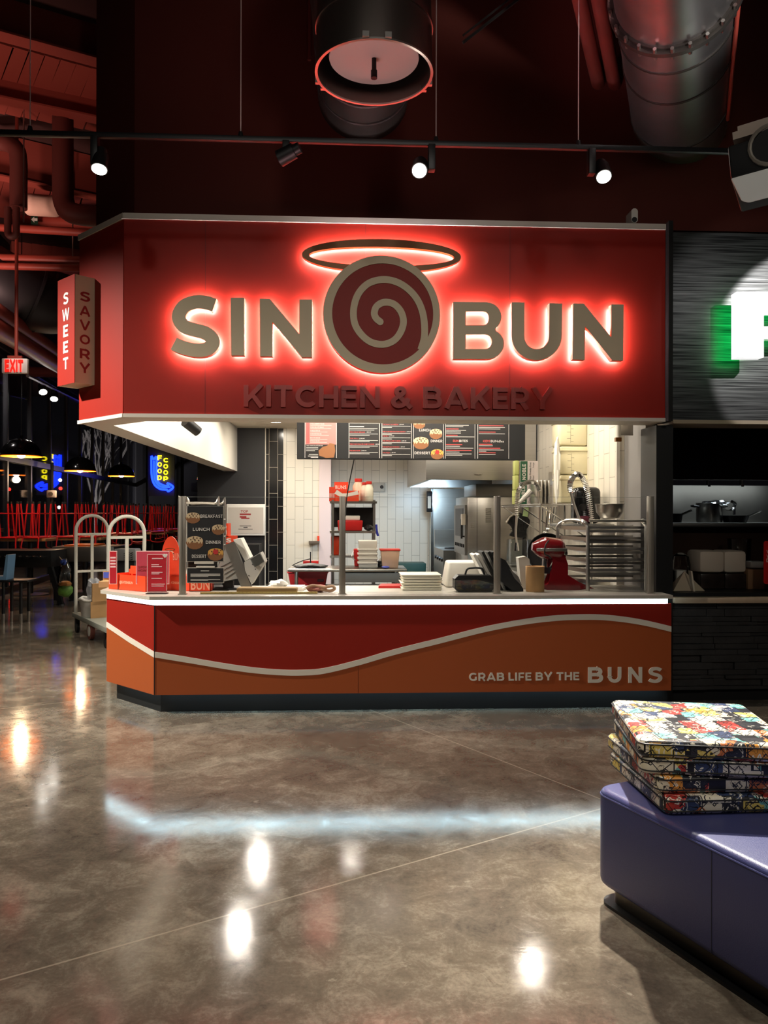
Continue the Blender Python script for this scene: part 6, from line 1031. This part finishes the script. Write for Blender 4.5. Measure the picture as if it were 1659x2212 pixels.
blob(MB(), at(141, cY, (bz[0]+bz[1])/2+.02), (.115, .08, .11), 14, .08, 3).build('green_print', mat('bag_green', (104, 150, 60), .5, var=.5, vs=8), o); blob(MB(), at(141, cY, ZZ(1260, cY)), (.1, .07, .05), 12, .1, 2).build('orange_print', mat('bag_orange', (206, 132, 60), .5), o)
MB().lathe([(.11, 0), (.12, .12), (.1, .26), (.05, .36), (.03, .42)], at(141, cY, ZZ(1265, cY)), 16).build('clear_film', clearp, o); MB().ball(at(137, cY, ZZ(1214, cY)), .05, 10).build('blue_tie', mat('tie_blue', (44, 70, 150), .5), o); MB().tube([at(137, cY, ZZ(1214, cY)), at(128, fy+.0, .80)], .008, 6).build('string', black, o)
cY = 11.2; o = thing('tool_case', 'grey ribbed case standing behind the cart hoops', 'case', at(270, cY, .6)); prect(MB(), 246, 1186, 293, 1212, cY, .3, .02).build('shell', mat('case_grey', (104, 104, 102), .5), o); m_ = MB()
for r_ in range(4):
    for k in range(3): x = XX(268+7*k, cY); m_.poly([ribbon([(x, ZZ(1196+4.5*r_, cY)), (x+.035, ZZ(1193.5+4.5*r_, cY))], .012)], cY-.006, cY)
m_.build('grip_groove', black, o); prect(MB(), 250, 1212, 290, 1300, cY+.05, .25, zb=0).build('case_stand', blackm, None, 'dark stand carrying the grey ribbed case', 'stand')
z = 10.5; cY = PW(25, 1300, z).y; o = thing('low_bench', 'black low bench with silver capped legs', 'bench', at(20, cY, 0)); bz = ZZ(1252, cY); MB().box(XX(-60, cY), XX(60, cY), cY, cY+.35, bz-.03, bz, bev=.006).build('seat', black, o)
for x in (5, 43):
    for y in (cY+.04, cY+.3): MB().cyl((XX(x, cY), y, .14), (XX(x, cY), y, bz-.03), .022, n=10).build('leg', black, o); MB().cyl((XX(x, cY), y, 0), (XX(x, cY), y, .14), .022, n=10).build('silver_foot', alu, o)
o = thing('blue_chair', 'pale blue moulded seat on the black low bench, cut by the frame edge', 'seat', at(0, cY+.1, bz)); MB().poly([[(XX(-40, cY), bz), (XX(9, cY), bz), (XX(10, cY), bz+.04), (XX(14, cY), ZZ(1199, cY)), (XX(9, cY), ZZ(1199, cY)), (XX(3, cY), bz+.05), (XX(-40, cY), bz+.04)]], cY+.06, cY+.3).build('shell', mat('seat_blue', (116, 156, 190), .4), o)
# ------------------------------------------------------------------ platform cart
ca, cb_ = PW(199, 1104, 10.0), PW(274, 1104, 8.75); MU, lu = frame_M(ca.xy, cb_.xy); hw = .2; pz = .24; wm = mat('cart_white', (206, 204, 192), .4)
o = thing('platform_cart', 'pale U shaped stock cart with two tall hoop handles on casters', 'cart', (ca.x, ca.y, 0)); hz_ = 1.49
MB().box(-.06, lu+.06, -hw-.03, hw+.03, pz-.06, pz, bev=.006, M=MU).build('platform', mat('cart_deck', (150, 152, 140), .5), o)
for x in (0, lu):
    P = [(x, -hw, pz)]+[(x, -hw*math.cos(t/14*3.1416), hz_-hw+hw*math.sin(t/14*3.1416)) for t in range(15)]+[(x, hw, pz)]
    MB().tube(P, .021, 10, M=MU).build('hoop_handle', wm, o)
    for zz in (hz_-.24, hz_-.72): MB().box(x-.012, x+.012, -hw, hw, zz-.014, zz+.014, M=MU).build('cross_bar', wm, o)
    MB().box(x-.012, x+.012, -.018, .018, pz, hz_-.24, M=MU).build('centre_bar', wm, o)
for x in (.08, lu-.08):
    for y in (-hw, hw): w = MB().cyl((x, y-.018, .065), (x, y+.018, .065), .065, n=20, M=MU).build('caster', black, o); MB().box(x-.03, x+.03, y-.025, y+.025, .1, pz-.06, M=MU).build('caster_fork', darkmetal, w)
for y in (-hw-.0, hw): w = MB().cyl((lu/2, y-.022, .1), (lu/2, y+.022, .1), .1, n=24, M=MU).build('centre_wheel', mat('wheel_rust', (120, 66, 54), .6), o); MB().cyl((lu/2, y-.026, .1), (lu/2, y+.026, .1), .06, n=20, M=MU).build('hub', wm, w)
u2 = lambda x, y, zz: MU @ Vector((x, y, zz))
tz = pz+.001; b_ = MB(); b_.lathe([(.17, 0), (.185, .12), (.2, .2), (.205, .22), (.19, .22), (.17, .15), (.001, .15)], n=26).xf(MU @ Matrix.Translation((.44, -.06, tz))); o = thing('lined_bin', 'low bin lined with a crumpled white plastic bag on the cart', 'bin', tuple(u2(.44, -.06, tz))); b_.build('body', mat('liner_white', (216, 212, 204), .35, bump=.8, bs=14), o)
MB().tube([u2(.44+.2*math.cos(t/20*6.283), -.06+.2*math.sin(t/20*6.283), tz+.215+.012*math.sin(t*1.7)) for t in range(20)], .016, 8, closed=True).build('liner_rim', white, o)
blob(MB(), tuple(u2(.4, -.08, tz+.32)), (.08, .08, .14), 16, .22, 11).build('silver_bag', mat('bag_silver', (190, 192, 196), .3, .3), None, 'crumpled silver bag standing in the lined bin', 'bag')
MB().box(.03, .23, -.15, .1, tz, tz+.15, bev=.004, M=MU).build('small_carton', kraft, None, 'small brown carton by the far hoop of the cart', 'carton')
MB().box(.62, .66, -.16, .1, tz+.16, tz+.42, M=MU).box(.655, .66, -.18, .14, tz+.0, tz+.2, M=MU).build('cardboard_sheet', kraft, None, 'folded brown cardboard standing beside the lined bin', 'cardboard')
q = PW(110, 1067, 16.6); o = thing('alarm_strobe', 'small white alarm strobe with a round lens on a window post', 'alarm', tuple(q)); MB().box(q.x-.1, q.x+.1, q.y, q.y+.08, q.z-.08, q.z+.08, bev=.02).build('housing', white, o); MB().cyl((q.x, q.y-.01, q.z), (q.x, q.y, q.z), .045, n=16).build('lens', grey, o); MB().cyl((q.x, q.y+.06, 0), (q.x, q.y+.06, 2.6), .035, n=8).build('post', frame, o)
# ------------------------------------------------------------------ outside the windows
bark = mat('pale_bark', (196, 190, 186), .7); rnd = random.Random(5)
def tree(px, z, h_, lab):
    c = PW(px, 1104, z); o = thing('bare_tree', lab, 'tree', (c.x, c.y, 0)); tr = MB(); tr.tube([(c.x, c.y, 0), (c.x+.03, c.y, h_*.35)], [.11, .08], 8); tr.build('trunk', bark, o); m_ = MB()
    def br(p, d, L, r, n):
        q = p+d*L; mid = p.lerp(q, .5)+Vector((rnd.uniform(-.06, .06), 0, .03))*L; m_.tube([p, mid, q], [r, r*.8, r*.6], 5)
        if n:
            for s in range(3): a = Vector((rnd.uniform(-.75, .75), rnd.uniform(-.4, .4), .8)).normalized(); br(q, (d*.6+a*.7).normalized(), L*.72, r*.6, n-1)
    for k in range(4): br(Vector((c.x+.03, c.y, h_*.33)), Vector((rnd.uniform(-.5, .5), rnd.uniform(-.2, .2), 1)).normalized(), h_*.22, .05, 3)
    m_.build('branches', bark, o)
tree(207, 29, 5.2, 'pale bare tree lit outside the tall windows'); tree(318, 38, 4.4, 'pale bare tree farther outside near the neon arrow')
lamp('SPOT', 'street_tree_light', (-12, 24, .3), 1500, (1, .95, .9), PW(207, 980, 29), .2, 60, .6)
for i, (px, py, z, col, es, lab) in enumerate(((20, 1057, 34, (255, 30, 20), 14, 'red street light glowing outside the first windows'), (131, 1055, 40, (255, 30, 20), 18, 'red signal light glowing outside beside the pale tree'), (130, 1037, 46, (255, 244, 230), 20, 'white street lamp glowing above the red signal'), (128, 1096, 44, (255, 240, 220), 10, 'small white lamp low outside beneath the red signal'))):
    c = PW(px, py, z); o = thing('street_light', lab, 'street light', tuple(c)); MB().ball(tuple(c), 4.5/F*z*.8, 12).build('lamp_globe', mat('street_%d' % i, (255, 255, 255), .5, emit=col, es=es), o); MB().cyl((c.x, c.y+.1, 0), (c.x, c.y+.1, c.z), .05, n=8).build('pole', black, o)
